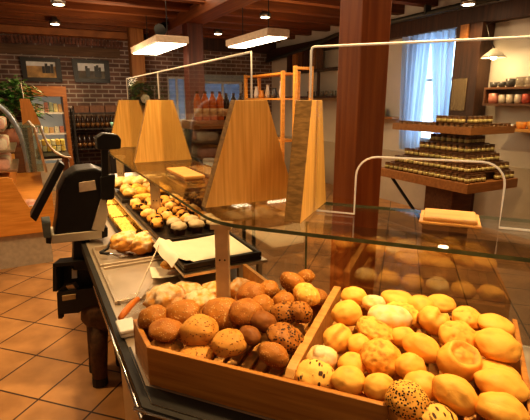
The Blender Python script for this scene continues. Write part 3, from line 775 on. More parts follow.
# ------------------------------------------------------------------ far counter: trays and pastry
def tray(name, label, a0, a1, b0, b1, z, mt, h=.02, w=.012, cat='tray', liner=None):
    og = ((a0+a1)/2, (b0+b1)/2, z)
    t = thing(name, label, cat, ROOM, og)
    MB().box(a0, a1, b0, b1, z, z+.003).build('base', mt, t, origin=og)
    r = MB()
    for (x0, x1, y0, y1) in ((a0-w,a0,b0-w,b1+w),(a1,a1+w,b0-w,b1+w),(a0,a1,b0-w,b0),(a0,a1,b1,b1+w)): r.box(x0, x1, y0, y1, z, z+h)
    r.build('rim', mt, t, origin=og, bevel=.002)
    return t
tray('steel_tray', 'empty bare steel tray on the deck, left of the paper-lined trays', .215, .485, 1.60, 1.965, dk+.001, deckmetal, .014)
tray('steel_tray', 'shallow steel tray holding a lumpy loaf, beside the black scale', .215, .515, 1.99, 2.25, dk+.001, deckmetal, .024)
tray('baking_tray', 'far deck tray with yellow crumble cake slices, right of the black scale', .375, .665, 2.36, 3.62, dk+.001, darktray, .02)
tray('baking_tray', 'black tray of chocolate-tipped pastries and muffins under the glass', .475, .79, 1.94, 2.74, .958, darktray, .022)
tray('baking_tray', 'black far tray with golden pastries under the glass', .475, .79, 2.86, 3.50, .958, darktray, .022)
zt_ = .958
for k in range(2):
    lab = ['lower dark tray of the pair beside the metal upright', 'paper-lined upper tray of the pair beside the metal upright'][k]
    tray('baking_tray', lab, .468, .775, 1.545, 1.87, zt_+.0155*k, darktray, .014 if k < 1 else .018)
# parchment on the top tray, curling over the staff edge
def parch(i, j):
    a = .415+.355*i; b = 1.56+.29*j+.02*i
    z = zt_+.026+.003*math.sin(5*i+2*j)
    if i < .22: z = zt_+.038-.20*max(0, .10-i)+.02*math.exp(-((i-.08)/.05)**2)+.004*math.sin(9*j)
    return (a, b, z)
tag(MB().grid(parch, 24, 12).build('parchment_sheet', paper, fr=ROOM, origin=(.6, 1.7, zt_+.04), smooth=True), 'white parchment sheet curling over the top tray of the stack', 'paper')
# paper slips with one pastry, on the deck
tag(MB().grid(lambda i, j: (.37+.16*i+.02*j, 1.70+.13*j, dk+.018+.010*((2*i-1)**2+.6*(2*j-1)**2)), 8, 8).build('paper_napkin', paper, fr=ROOM, origin=(.45, 1.76, dk+.018), smooth=True), 'white paper napkin under a single pastry on the steel deck', 'paper')
roll('pastry', 'single golden pastry lying on the white napkin', 'pastry', pale, 'crusty', ROOM.w((.465, 1.765, dk+.052)), (.08, .06, .05), (0, .1, .4), 71)
# crumble cake slices
crumb = bread('crumble', (.86,.58,.16), (.66,.34,.06), nscale=60)
for k in range(3):
    for j in range(2):
        a0 = .379+.142*j; b0 = 2.38+.36*k
        def cf(i, q, a0=a0, b0=b0): return (a0+.138*i, b0+.33*q, dk+.044+.006*noise.noise(Vector((a0+.138*i, b0+.33*q, 0))*55)+.008*noise.noise(Vector((a0+.138*i, b0+.33*q, 3))*120))
        mb = MB().grid(cf, 26, 60)
        mb.box(a0+.001, a0+.137, b0+.001, b0+.329, dk+.005, dk+.034)
        tag(mb.build('crumble_cake', crumb, fr=ROOM, origin=(a0+.07, b0+.16, dk+.005)),
            'yellow crumble cake slab, %s row from the front, %s side of the tray' % (ORD[k], ('staff', 'customer')[j]), 'cake', 'crumble cake slabs on the far tray')
# lumpy loaf on the steel tray
def lump(name, label, cat, mt, parts, seed, group=None):
    mb = MB()
    cx = sum(p[0] for p in parts)/len(parts); cy = sum(p[1] for p in parts)/len(parts); cz = min(p[2] for p in parts)
    for k, (a, b, z, dx, dy, dz) in enumerate(parts):
        mb.add([Vector(q)+Vector((a, b, z)) for q in roll_shape('lumpy', seed+k, dx/2, dy/2, dz/2)], ICO_F)
    o = mb.build(name, mt, fr=ROOM, origin=(cx, cy, cz), smooth=True)
    return tag(o, label, cat, group)
lump('bread_loaf', 'lumpy golden pull-apart loaf on the shallow steel tray', 'bread', loafm,
     [(.35, 2.14, dk+.062, .15,.14,.11), (.42, 2.08, dk+.056, .13,.13,.105), (.455, 2.15, dk+.05, .11,.12,.095)], 81)
dl = [(.36,1.44,.15,.13,.115),(.455,1.365,.13,.12,.10),(.45,1.50,.13,.13,.075),(.55,1.455,.12,.13,.075),(.615,1.30,.10,.11,.10),(.64,1.42,.10,.11,.085)]
dlab = ['dusted crusty bun behind the left crate corner, leftmost of its heap','dusted crusty bun nearest the crate in the heap left of the upright','dusted crusty bun under the edge of the tray stack',
        'dusted bun directly behind the metal upright','dusted bun right of the metal upright, near the brown rolls','dusted bun at the back right of the metal upright']
for k, (a, b, dx, dy, dz) in enumerate(dl):
    lump('crusty_bun', dlab[k], 'bread', loafm, [(a, b, dk+dz*.42, dx, dy, dz)], 90+k, 'flour-dusted buns behind the crate')
# pastries on the black tray
choc = bread('choc_pastry', (.72,.34,.07), (.10,.035,.01), True, (.025,.010,.005), 26, .42, nscale=14, spread=1.1)
almond = bread('almond_pastry', (.80,.45,.12), (.36,.12,.02), flour=.5, nscale=26)
gp = 'pastries on the black trays'
i_ = 0
for r_ in range(6):
    for c_ in range(4):
        a = .515+.083*c_+rnd.uniform(-.01, .01); b = 2.16+.10*r_+rnd.uniform(-.012, .012)
        ch = c_ < 2
        roll('pastry', '%s pastry, %s row from the muffins, %s place from the staff side' % ('chocolate-dipped' if (c_+r_) % 3 != 2 else 'almond-topped', ORD[r_], ORD[c_]), 'pastry',
             choc if (c_+r_) % 3 != 2 else almond, 'lumpy', ROOM.w((a, b, .958+.036)), (.085, .068, .062), (rnd.uniform(-.1,.1), rnd.uniform(-.1,.1), rnd.uniform(0, 3)), 120+i_, gp, True); i_ += 1
def muffin(a, b, label):
    og = (a, b, .962)
    t = thing('muffin', label, 'muffin', ROOM, og, 'muffins in the paper cups')
    MB().lathe([(.022, 0), (.034, .042)], og, 18).build('paper_cup', MATS['muffin_cup'], t, origin=og)
    MB().add([Vector(q)+Vector((a, b, .962+.050)) for q in roll_shape('lumpy', int(a*900+b*300), .038, .038, .024, True)], IC3_F).build('icing', MATS['icing'], t, origin=og, smooth=True)
plain('muffin_cup', (.10,.045,.02), .7, 0, .3); plain('icing', (.58,.45,.29), .6, 0, .12, 30)
ml = ['white-topped muffin at the near corner of the black tray, staff side', 'white-topped muffin in the middle of the front row', 'white-topped muffin at the near end by the metal upright',
      'white-topped muffin of the second row, staff side', 'white-topped muffin in the middle of the second row', 'white-topped muffin of the second row, customer side']
k = 0
for r_ in range(2):
    for c_ in range(3):
        muffin(.575+.088*c_, 1.985+.082*r_, ml[k]); k += 1
for k in range(8):
    a = .53+.075*(k % 4); b = 2.93+.14*(k//4)
    roll('pastry', 'golden pastry on the far black tray, %s row, %s from the staff side' % (ORD[k//4], ORD[k % 4]), 'pastry', pale if k % 2 else almond, 'crusty',
         ROOM.w((a, b, .958+.045)), (.085, .11, .075), (0, 0, rnd.uniform(0, 3)), 160+k, gp, True)
for k in range(4):
    roll('pastry', 'large pale pastry at the far end of the far tray, %s from the staff side' % ORD[k], 'pastry', palest, 'lumpy', ROOM.w((.53+.075*k, 3.30+.02*(k % 2), 1.01)), (.09, .2, .09), (0, 0, rnd.uniform(-.3, .3)), 175+k, gp, True)
roll('pastry', 'lone golden pastry lying between the two black trays', 'pastry', pale, 'crusty', ROOM.w((.60, 2.80, .995)), (.15, .07, .05), (0, 0, .2), 180)

# knife, tongs, plastic tub, skewer, film on the staff side of the deck
KO = (.245, 1.50, dk+.03)
kn = thing('bread_knife', 'bread knife with an orange handle lying behind the crate corner', 'knife', ROOM, KO)
MB().tube([(.193, 1.418, dk+.028), (.215, 1.446, dk+.034), (.252, 1.50, dk+.036), (.276, 1.529, dk+.034)], [.009, .012, .011, .009], 10).build('handle', plain('orange_handle', (.75,.22,.03), .45), kn, origin=KO, smooth=True)
MB().extr([(.268, 1.533, dk+.034), (.286, 1.525, dk+.034), (.365, 1.66, dk+.03), (.372, 1.698, dk+.03), (.350, 1.675, dk+.03)], (0, 0, .002)).build('blade', steel, kn, origin=KO, label='steel blade')
TO = (.196, 1.36, .862)
tb = thing('plastic_tub', 'small white lidded plastic tub between the crate and the front rail', 'tub', ROOM, TO)
MB().prism([(.178,1.325),(.228,1.325),(.228,1.40),(.178,1.40)], .862, .880).build('tub', plain('tub_m', (.62,.58,.5), .3), tb, origin=TO, bevel=.006)
MB().prism([(.175,1.32),(.231,1.32),(.231,1.405),(.175,1.405)], .881, .892).build('lid', whitepl, tb, origin=TO, bevel=.004)
tg = thing('pastry_tongs', 'black-handled metal tongs lying on the steel tray by the loaf', 'tongs', ROOM, (.30, 2.14, dk+.02))
TG = (.30, 2.14, dk+.02)
MB().tube([(.225, 2.12, dk+.035), (.262, 2.15, dk+.04), (.285, 2.21, dk+.05)], .007, 8).tube([(.225, 2.12, dk+.035), (.262, 2.10, dk+.03)], .008, 8).build('handle', blackpl, tg, origin=TG, smooth=True)
MB().tube([(.285, 2.21, dk+.05), (.31, 2.13, dk+.02), (.36, 2.10, dk+.012)], .005, 6).tube([(.262, 2.10, dk+.03), (.31, 2.09, dk+.012), (.37, 2.085, dk+.012)], .005, 6).build('arm', chrome, tg, origin=TG, smooth=True)
sk = MB().tube([(*rm(.245, 1.50), dk+.02), (*rm(.43, 1.80), 1.0)], .0022, 6)
tag(sk.build('metal_rod', steel, origin=(*rm(.245, 1.5), dk+.02)), 'thin metal rod leaning from the deck against the tray stack', 'rod')
def filmf(i, j):
    a = .215+.22*i; b = 1.42+.16*j+.03*math.sin(3*i)
    return (a, b, dk+.022+.016*abs(noise.noise(Vector((a*26, b*26, 1))))+.008*noise.noise(Vector((a*60, b*60, 2))))
tag(MB().grid(filmf, 30, 30).build('plastic_bag', film_m, fr=ROOM, origin=(.3, 1.45, dk+.02), smooth=False), 'crumpled clear plastic bag lying under the orange knife', 'bag')

# ------------------------------------------------------------------ black scale / till on the staff side
def atY(x, y, Y, f=440., p=math.atan(110/440.)):
    u = (x+2.5-265)/f; v = -(y-210)/f
    d = (u, math.cos(p)+v*math.sin(p), -math.sin(p)+v*math.cos(p)); t = Y/d[1]
    return Vector((d[0]*t, Y, 1.6+d[2]*t))
YS = 2.24
SO = atY(80, 243, YS)
till = thing('counter_scale', 'black counter scale with a pole display, overhanging the front rail', 'scale', WORLD, SO)
def sprof(pts, y0, y1, name, mt, parent=till, bevel=.006, **kw):
    mb = MB().extr([(*(atY(px, py, YS).x,), y0, atY(px, py, YS).z) for px, py in pts][::-1], (-.464*(y1-y0), .886*(y1-y0), 0))
    return mb.build(name, mt, parent, origin=SO, bevel=bevel, **kw)
sprof([(51,240),(55,215),(56,193),(63,178),(74,170),(92,168),(107,174),(110,186),(101,216),(91,232)], YS, YS+.22, 'housing', blackpl, bevel=.012)
sprof([(90,229),(99,199),(104,197),(107,212),(102,231)], YS-.012, YS-.001, 'side_plate', cream, bevel=.002)
sprof([(50,243.5),(50,235),(100,229.5),(100,238)], YS-.01, YS+.18, 'base_strip', cream, bevel=.003)
sprof([(100.5,238),(100.5,228),(106,227),(106,236)], YS-.01, YS+.18, 'end_cap', blackpl, bevel=.003)
sprof([(44.5,243),(44.5,236),(49.5,235.5),(49.5,243.5)], YS-.01, YS+.15, 'end_cap', blackpl, bevel=.003)
sprof([(77.5,192),(77,182.5),(93,180),(94.5,189.5)], YS-.008, YS-.001, 'sticker', plain('sticker', (.62,.5,.38), .4), bevel=.001)
sprof([(101,199),(100,176),(115,173),(114,197),(111,199)], YS-.03, YS-.002, 'bracket', blackpl)
sprof([(101.5,178),(100.5,140),(108,140),(108.5,178)], YS-.028, YS-.004, 'pole', blackpl)
sprof([(98,149),(97,137),(104,132.5),(118,134),(121.5,139),(121,148),(106,149.5)], YS-.04, YS+.05, 'display_head', blackpl)
sprof([(29.5,216),(58.5,161),(64.5,165),(35.5,221)], YS-.02, YS+.10, 'screen', blackpl, bevel=.004)
sprof([(43,237),(41,222),(50,221),(50,237)], YS-.02, YS+.12, 'screen_arm', plain('grey_arm', (.14,.16,.15), .5), bevel=.004)
sprof([(69,272),(70,240),(86,240),(88,272)], YS+.02, YS+.12, 'column', blackpl)
# cash drawer shelf hanging below
dr = thing('cash_drawer', 'open black metal cash drawer frame hanging under the scale', 'drawer', WORLD, atY(75, 312, YS))
SD = atY(75, 312, YS)
def dprof(pts, y0, y1, name, mt, **kw):
    return MB().extr([(atY(px, py, YS).x, y0, atY(px, py, YS).z) for px, py in pts][::-1], (0, y1-y0, 0)).build(name, mt, dr, origin=SD, **kw)
dprof([(52,266),(52,262.5),(96,258),(97,262)], YS-.02, YS+.065, 'top_plate', blackmet)
dprof([(52,290),(52,266.3),(55,266),(56,290)], YS-.02, YS+.065, 'side_plate', blackmet)
dprof([(93,285),(92,262.8),(95,262.4),(96,285)], YS-.02, YS+.065, 'side_plate', blackmet)
dprof([(50,297),(50,267.5),(98,263),(98,292)], YS+.07, YS+.09, 'back_plate', blackpl)
dprof([(57,313),(56,291),(97,286),(97,303),(84,306),(78,311)], YS-.02, YS+.02, 'drawer_front', blackmet)
dprof([(64.5,283),(64.5,273),(69.5,272.5),(70,282.5)], YS+.06, YS+.069, 'sticker', whitepl)
dprof([(62,299),(61.5,294),(75,292),(75,297)], YS-.026, YS-.021, 'sticker', plain('tan_sticker', (.5,.36,.18), .5))
dprof([(66,290),(63,286),(70,284.5),(74,289)], YS-.0, YS+.04, 'lock', steel)
dprof([(57.5,317),(57,312),(60.5,312),(61,317)], YS-.02, YS+.01, 'foot', blackmet)
# brown padded stool pushed under the deck
st = thing('padded_stool', 'dark brown padded stool with black-tipped legs under the counter deck', 'stool', ROOM, (.268, 2.50, 0))
TS = (.268, 2.50, 0)
MB().lathe([(.05,.33),(.11,.34),(.14,.39),(.135,.47),(.10,.515),(.02,.53)], TS, 24).build('seat', brownpad, st, origin=TS, smooth=True)
for k, (dx, dy) in enumerate(((-.07,-.07),(.07,-.07),(-.07,.07),(.07,.07))):
    l = MB().tube([(TS[0]+dx*.8, TS[1]+dy*.8, .375), (TS[0]+dx*1.1, TS[1]+dy*1.1, .05)], [.055, .042], 10).build('leg', brownpad, st, origin=TS, smooth=True)
    MB().tube([(TS[0]+dx*1.1, TS[1]+dy*1.1, .05), (TS[0]+dx*1.12, TS[1]+dy*1.12, 0.0)], [.044, .044], 10).build('foot_cap', blackpl, l, origin=TS)
# ------------------------------------------------------------------ jar display
jo = (4.0, 3.36, 0)
jd = thing('jar_display_stand', 'stepped wooden stand of small jars in front of the curtained window', 'display stand', ROOM, jo)
ja0, ja1, jb0, jb1 = 3.55, 4.30, 2.70, 3.92
def jpart(mb, name, mt=shelfwood, **kw): return mb.build(name, mt, jd, origin=jo, **kw)
jpart(MB().box(ja0+.18, ja0+.48, jb0+.30, jb0+.66, .0, .739), 'leg', shelfdark, bevel=.01)
jpart(MB().tube([(ja0+.12, jb1-.1, .73), (ja0+.30, jb0+.66, .15)], .018, 8), 'brace', blackmet)
jpart(MB().box(ja0, ja1, jb0, jb1, .74, .835), 'bottom_tray', shelfwood, bevel=.004)
TZ = [.836, .922, 1.008, 1.094, 1.180]
def step(k): return (ja0+.012+.052*k, ja1-.012-.05*k, jb0+.012+.052*k, jb1-.012-.125*k)
for k in range(1, 5):
    x0, x1, y0, y1 = step(k)
    jpart(MB().box(x0-.004, x1+.004, y0-.004, y1+.004, TZ[k]-.010, TZ[k]-.001), 'step_board', shelfdark)
    x0, x1, y0, y1 = step(k)
    jpart(MB().box(x0+.028, x1-.028, y0+.028, y1-.028, TZ[k-1], TZ[k]-.0105), 'step_riser', darkwood)
x0, x1, y0, y1 = step(4)
jpart(MB().box(x0+.08, x1-.08, y0+.08, y1-.08, TZ[4], 1.274), 'step_riser', darkwood)
ta0, ta1, tb0, tb1 = 3.70, 4.33, 2.85, 3.86
jpart(MB().box(ta0, ta1, tb0, tb1, 1.275, 1.30), 'top_board')
tb_ = MB()
for (x0, x1, y0, y1) in ((ta0-.015, ta0, tb0-.015, tb1+.015), (ta1, ta1+.015, tb0-.015, tb1+.015), (ta0, ta1, tb0-.015, tb0), (ta0, ta1, tb1, tb1+.015)): tb_.box(x0, x1, y0, y1, 1.274, 1.345)
jpart(tb_, 'top_edge', shelfwood)
def jar(loc, label, group, proto=[None]):
    if proto[0] is None:
        t = thing('preserve_jar', label, 'jar', ROOM, loc, group)
        MB().lathe([(.024,0),(.029,.004),(.029,.054),(.025,.060)], loc, 12).build('glass_body', jar_body, t, origin=loc, smooth=True)
        MB().lathe([(.0295,.012),(.0295,.042)], loc, 12).build('paper_label', jar_label, t, origin=loc, smooth=True)
        MB().lathe([(.027,.0605),(.028,.062),(.028,.071),(.025,.073)], loc, 12).build('lid', jar_lid, t, origin=loc)
        proto[0] = t; return t
    return dup(proto[0], ROOM.w(loc), label, group=group)
jar_lid = plain('jar_lid', (.16,.08,.03), .4, .5, .2)
STEP = ['lowest', 'second lowest', 'middle', 'second highest', 'highest']
for k in range(5):
    x0, x1, y0, y1 = step(k); a0 = x0+.032; b0 = y0+.032; gr = 'preserve jars on the stepped stand'
    if k == 4: a0 += .0; 
    nl = int((y1-b0-.02)/.0715)+1; nf = int((x1-a0-.02)/.0715)
    for q in range(nl):
        jar((a0, b0+.0715*q, TZ[k]), ('corner jar at the near corner of the %s step of the stand' % STEP[k]) if q == 0 else
            '%s jar left of the near corner on the %s step of the stand' % (ORD[q-1], STEP[k]), gr)
    for q in range(1, nf+1):
        if k == 0 and q in (4, 5): continue
        jar((a0+.0715*q, b0, TZ[k]), '%s jar right of the near corner on the %s step of the stand' % (ORD[q-1], STEP[k]), gr)
for q in range(9):
    jar((ta0+.04+.069*q, tb0+.035, 1.301), '%s jar from the left in the front row on the top board' % ORD[q], 'jars on the top board of the stand')
for q in range(1, 14):
    jar((ta0+.04, tb0+.035+.07*q, 1.301), '%s jar behind the corner along the left edge of the top board' % ORD[q-1], 'jars on the top board of the stand')
for q in range(4):
    jar((ta0+.109+.069*q, tb0+.105, 1.301), '%s jar from the left in the second row on the top board' % ORD[q], 'jars on the top board of the stand')
for q in range(5):
    jar((ta0+.075+.069*q, tb0+.07, 1.3745), '%s stacked jar from the left, sitting on the jars of the top board' % ORD[q], 'stacked jars on the top board')
for q in range(5):
    jar((ta0+.04, tb0+.14+.07*q, 1.3745), '%s stacked jar from the near end along the left edge of the top board' % ORD[q], 'stacked jars on the top board')

# ------------------------------------------------------------------ mug shelf on the window wall
ms = thing('wall_shelf', 'wooden wall shelf with mugs and glasses right of the dark post', 'shelf', ROOM, (4.98, 3.1, 1.55))
MO = (4.98, 3.1, 1.55)
for z, a, mt in ((1.72, 4.86, shelfdark), (1.535, 4.86, shelfdark)): MB().box(a, 5.095, 2.2, 3.60, z, z+.025).build('shelf_board', mt, ms, origin=MO)
MB().box(4.86, 5.095, 3.601, 3.625, 1.535, 1.745).build('side_board', shelfdark, ms, origin=MO)
MB().box(5.07, 5.095, 2.2, 3.60, 1.56, 1.72).build('back_board', shelfdark, ms, origin=MO)
tag(MB().box(4.80, 5.095, 2.2, 3.30, 1.255, 1.285).build('wall_shelf', plank_wood, fr=ROOM, origin=(4.95, 2.9, 1.255)), 'bright lower wall shelf carrying the bowls', 'shelf')
def pot(b, z, r, h, mt, label, cat='mug', name='mug', handle=False, flare=1.0, a=4.92, group=None):
    og = (a, b, z)
    t = thing(name, label, cat, ROOM, og, group)
    MB().lathe([(r*.8,0),(r,h*.25),(r*flare,h),(r*flare-.006,h),(r*.85,h*.2)], og, 18).build('body', mt, t, origin=og, smooth=True)
    if handle: MB().tube([(a-.01, b-r*.95, z+h*.8), (a-.01, b-r*1.5, z+h*.65), (a-.01, b-r*1.5, z+h*.35), (a-.01, b-r*.95, z+h*.2)], .006, 6).build('handle', mt, t, origin=og, smooth=True)
    return t
mugw = plain('mug_white', (.62,.52,.40), .3); mugp = plain('mug_pink', (.55,.22,.16), .35); mugr = plain('mug_red', (.6,.1,.05), .3, 0, .6, 14)
dkg = plain('smoke_glass', (.08,.075,.07), .1, 0, .2); bowl_o = plain('bowl_orange', (.75,.33,.06), .3); bowl_s = plain('bowl_silver', (.5,.48,.44), .25, .8)
zs1, zs2, zs3 = 1.746, 1.561, 1.286
for b, r, h, m_, l in ((3.545,.04,.06,dkg,'small smoky glass at the left end of the top mug shelf'), (3.44,.04,.062,dkg,'second smoky glass on the top mug shelf'), (3.335,.05,.09,dkg,'large smoky glass on the top mug shelf'),
                       (3.215,.05,.105,mug_glass,'clear glass tumbler on the top mug shelf, left of its twin'), (3.105,.05,.105,mug_glass,'clear glass tumbler on the top mug shelf, right of its twin'), (3.00,.045,.125,mugw,'tall pale beaker at the right of the top mug shelf')):
    pot(b, zs1, r, h, m_, l, 'glass', 'drinking_glass', flare=1.12)
pot(3.525, zs2, .06, .115, mugp, 'round pink pot at the left end of the mug row', 'pot', 'pot', flare=.95)
for b, m_, l in ((3.415,mugw,'plain cream mug next to the pink pot'), (3.32,mugw,'plain cream mug in the middle of the mug row'), (3.22,mugw,'plain cream mug left of the red mug')):
    pot(b, zs2, .04, .10, m_, l)
pot(3.125, zs2, .045, .105, mugr, 'red and white mug with a handle in the mug row', handle=True)
pot(3.24, zs3, .045, .045, bowl_s, 'small silver bowl on the bright lower shelf', 'bowl', 'bowl', flare=1.2, a=4.9)
pot(3.125, zs3, .05, .075, bowl_o, 'amber bowl in the middle of the bright lower shelf', 'bowl', 'bowl', flare=1.2, a=4.9)
pot(2.98, zs3, .065, .085, bowl_o, 'large orange bowl at the right of the bright lower shelf', 'bowl', 'bowl', flare=1.15, a=4.9)
# hanging cone lamp
lo_ = (4.74, 3.46, 2.065)
hl = thing('wall_lamp', 'small white cone-shaded lamp lit above the mug shelf', 'lamp', ROOM, lo_)
MB().lathe([(.012,.10),(.03,.095),(.12,.02),(.135,.0),(.128,.0),(.02,.08)], lo_, 24).build('shade', plain('shade_m', (.60,.55,.46), .4), hl, origin=lo_, smooth=True)
MB().lathe([(.008,-.022),(.026,-.016),(.03,.01),(.018,.04),(.01,.06)], lo_, 14).build('bulb', emis('bulb_warm', (1,.75,.4), 26), hl, origin=lo_, smooth=True)
MB().tube([(4.74, 3.46, 2.165), (4.75, 3.55, 2.30), (4.80, 3.64, 2.44), (4.95, 3.66, 2.495)], .006, 6).build('cord', blackpl, hl, origin=lo_, smooth=True)
# ledge with a green jug left of the window
tag(MB().box(4.86, 5.095, 5.12, 6.1, 1.32, 1.345).build('wall_shelf', shelfwood, fr=ROOM, origin=(4.98, 5.6, 1.32)), 'small wall ledge left of the curtains, behind the big post', 'shelf')
pot(5.50, 1.346, .075, .15, plain('jug_green', (.10,.26,.16), .25), 'green glazed jug on the ledge left of the curtains', 'jug', 'jug', handle=True, flare=.7, a=4.96)
# dark chair at the right
ch = thing('wooden_chair', 'dark wooden chair with a curved back at the right edge of the shop', 'chair', ROOM, (4.45, 2.15, 0))
CHO = (4.45, 2.15, 0)
cw = shelfdark
MB().box(4.24, 4.66, 1.95, 2.36, .44, .48).build('seat', cw, ch, origin=CHO, bevel=.01)
for (a, b) in ((4.26,1.97),(4.62,1.97)): MB().box(a, a+.035, b, b+.035, 0, .44).build('leg', cw, ch, origin=CHO)
for (a, b) in ((4.26,2.31),(4.62,2.31)): MB().tube([(a+.018, b+.018, 0), (a+.018, b+.018, .48), (a+.018, b+.075, .98)], .02, 8).build('leg', cw, ch, origin=CHO)
bk = MB().tube([(4.278, 2.39, .92), (4.32, 2.41, 1.0), (4.46, 2.42, 1.05), (4.60, 2.41, 1.0), (4.638, 2.39, .92)], .026, 8)
for a in (4.36, 4.46, 4.56): bk.tube([(a, 2.35, .5), (a, 2.41, 1.0)], .011, 6)
bk.build('backrest', cw, ch, origin=CHO, smooth=True)

# ------------------------------------------------------------------ middle of the shop
# dark shelf stand with juice bottles
jso = (1.70, 4.25, 0)
js = thing('juice_stand', 'dark shelf stand with a light wooden edge, holding the juice bottles', 'display stand', ROOM, jso)
MB().box(1.36, 2.06, 4.10, 4.42, 1.325, 1.405).build('top_shelf', shelfwood, js, origin=jso, bevel=.004)
for (a, b) in ((1.38,4.12),(2.01,4.12),(1.38,4.37),(2.01,4.37)): MB().box(a, a+.03, b, b+.03, 0, 1.324).build('upright', blackmet, js, origin=jso)
for z in (.35, .82): MB().box(1.415, 2.005, 4.12, 4.40, z, z+.03).build('shelf', shelfdark, js, origin=jso)
MB().box(1.415, 2.005, 4.385, 4.395, .38, 1.31).build('back_panel', darkwood, js, origin=jso)
def bottle(a, b, z, h, r, m1, m2, label, group, proto={}):
    key = (h, r, m1.name)
    loc = (a, b, z)
    if key in proto: return dup(proto[key], ROOM.w(loc), label, group=group)
    t = thing('juice_bottle', label, 'bottle', ROOM, loc, group)
    MB().lathe([(r*.92,0),(r,.01),(r,h*.66),(r*.8,h*.76),(r*.45,h*.86),(r*.38,h*.93)], loc, 14).build('glass_body', m1, t, origin=loc, smooth=True)
    MB().lathe([(r*1.02,h*.14),(r*1.02,h*.42)], loc, 14).build('paper_label', m2, t, origin=loc, smooth=True)
    MB().lathe([(r*.43,h*.925),(r*.43,h),(r*.38,h)], loc, 12).build('cap', jar_lid, t, origin=loc)
    proto[key] = t; return t
for k, (a) in enumerate((1.445, 1.522, 1.60, 1.678)):
    bottle(a, 4.16, 1.406, .275, .037, juice, juice_label, ('leftmost orange juice bottle on the shelf stand', 'second orange juice bottle from the left on the shelf stand', 'third orange juice bottle from the left on the shelf stand', 'rightmost orange juice bottle on the shelf stand')[k], 'orange juice bottles')
for k, a in enumerate((1.76, 1.84, 1.92)):
    bottle(a, 4.2, 1.406, .26, .034, dark_glass, juice_label, 'dark bottle right of the orange ones, %s of three' % ORD[k], 'dark bottles')
for k, (a, m_, l) in enumerate(((1.56, whitepl, 'white round canister on the middle shelf of the bottle stand'), (1.78, plain('tin_blue', (.12,.2,.45), .35), 'blue tin on the middle shelf of the bottle stand'), (1.94, gold, 'brass-coloured tin on the middle shelf of the bottle stand'))):
    og = (a, 4.2, .851)
    t = thing('storage_tin', l, 'tin', ROOM, og)
    MB().lathe([(.06,0),(.062,.005),(.062,.15)], og, 18).build('body', m_, t, origin=og, smooth=True)
    MB().lathe([(.064,.151),(.064,.17),(.05,.178)], og, 18).build('lid', m_, t, origin=og)
# open wooden shelf unit further back
wo = (3.6, 6.6, 0)
wu = thing('wooden_shelf_unit', 'bright open wooden shelf unit with ornaments, left of the big post', 'shelf', ROOM, wo)
for (a, b) in ((3.45,6.02),(3.72,6.02),(3.45,7.35),(3.72,7.35)): MB().box(a, a+.05, b, b+.05, 0, 2.03).build('upright', orangewood, wu, origin=wo)
for z in (.3, .95, 1.60, 1.98): MB().box(3.45, 3.77, 6.08 if z < 1.9 else 6.08, 7.34, z, z+.03).build('shelf', orangewood, wu, origin=wo)
for k, (b, r, h, m_, l, nm) in enumerate(((6.3,.05,.26,whitepl,'tall white vase on the open wooden shelf unit','vase'), (6.55,.06,.16,dkg,'dark round vase on the open wooden shelf unit','vase'), (6.78,.045,.22,mugw,'cream bottle-shaped vase on the open wooden shelf unit','vase'),
                                  (7.0,.06,.13,bowl_o,'orange pot on the open wooden shelf unit','pot'), (7.2,.05,.2,whitepl,'white jug at the far end of the open wooden shelf unit','jug'))):
    og = (3.6, b, 1.631)
    t = thing(nm, l, nm, ROOM, og)
    MB().lathe([(r*.7,0),(r,h*.35),(r*.55,h*.8),(r*.65,h)], og, 16).build('body', m_, t, origin=og, smooth=True)
# ladder-like wooden frame stand
lf = thing('wooden_rack', 'narrow ladder-like wooden rack beside the open shelf unit', 'rack', ROOM, (3.62, 5.7, 0))
LO = (3.62, 5.7, 0)
for a in (3.46, 3.74): MB().box(a, a+.045, 5.68, 5.73, 0, 2.08).build('upright', orangewood, lf, origin=LO)
for z in (.4, .95, 1.55, 2.03): MB().box(3.506, 3.739, 5.685, 5.725, z, z+.04).build('rung', orangewood, lf, origin=LO)
# dark shelves on the window wall behind
do = (4.95, 7.3, 1.6)
ds = thing('wall_shelf', 'dark wall shelves with hanging boards and glassware, left of the big post', 'shelf', ROOM, do)
for z in (1.64, 2.13): MB().box(4.80, 5.095, 6.2, 8.5, z, z+.03).build('shelf_board', darkwood, ds, origin=do)
for b in (6.3, 7.1, 8.45): MB().box(4.84, 4.88, b, b+.05, 1.671, 2.129).build('upright', darkwood, ds, origin=do)
for k in range(6):
    o = MB().box(4.86, 4.90, 7.05+.22*k, 7.05+.22*k+.15, 2.161, 2.52).build('wooden_board', (shelfdark, shelfwood, darkwood)[k % 3], fr=ROOM, origin=(4.88, 7.1+.22*k, 2.161))
    tag(o, 'tall narrow board standing on the dark wall shelf, %s from the right' % ORD[k], 'board', 'boards on the dark wall shelf')
for k in range(8):
    og = (4.9, 6.45+.15*k, 1.671)
    t = thing('drinking_glass', 'small clear glass on the lower dark wall shelf, %s from the right' % ORD[k], 'glass', ROOM, og, 'glasses on the dark wall shelf')
    MB().lathe([(.03,0),(.036,.09),(.033,.09),(.028,.01)], og, 12).build('body', mug_glass, t, origin=og, smooth=True)
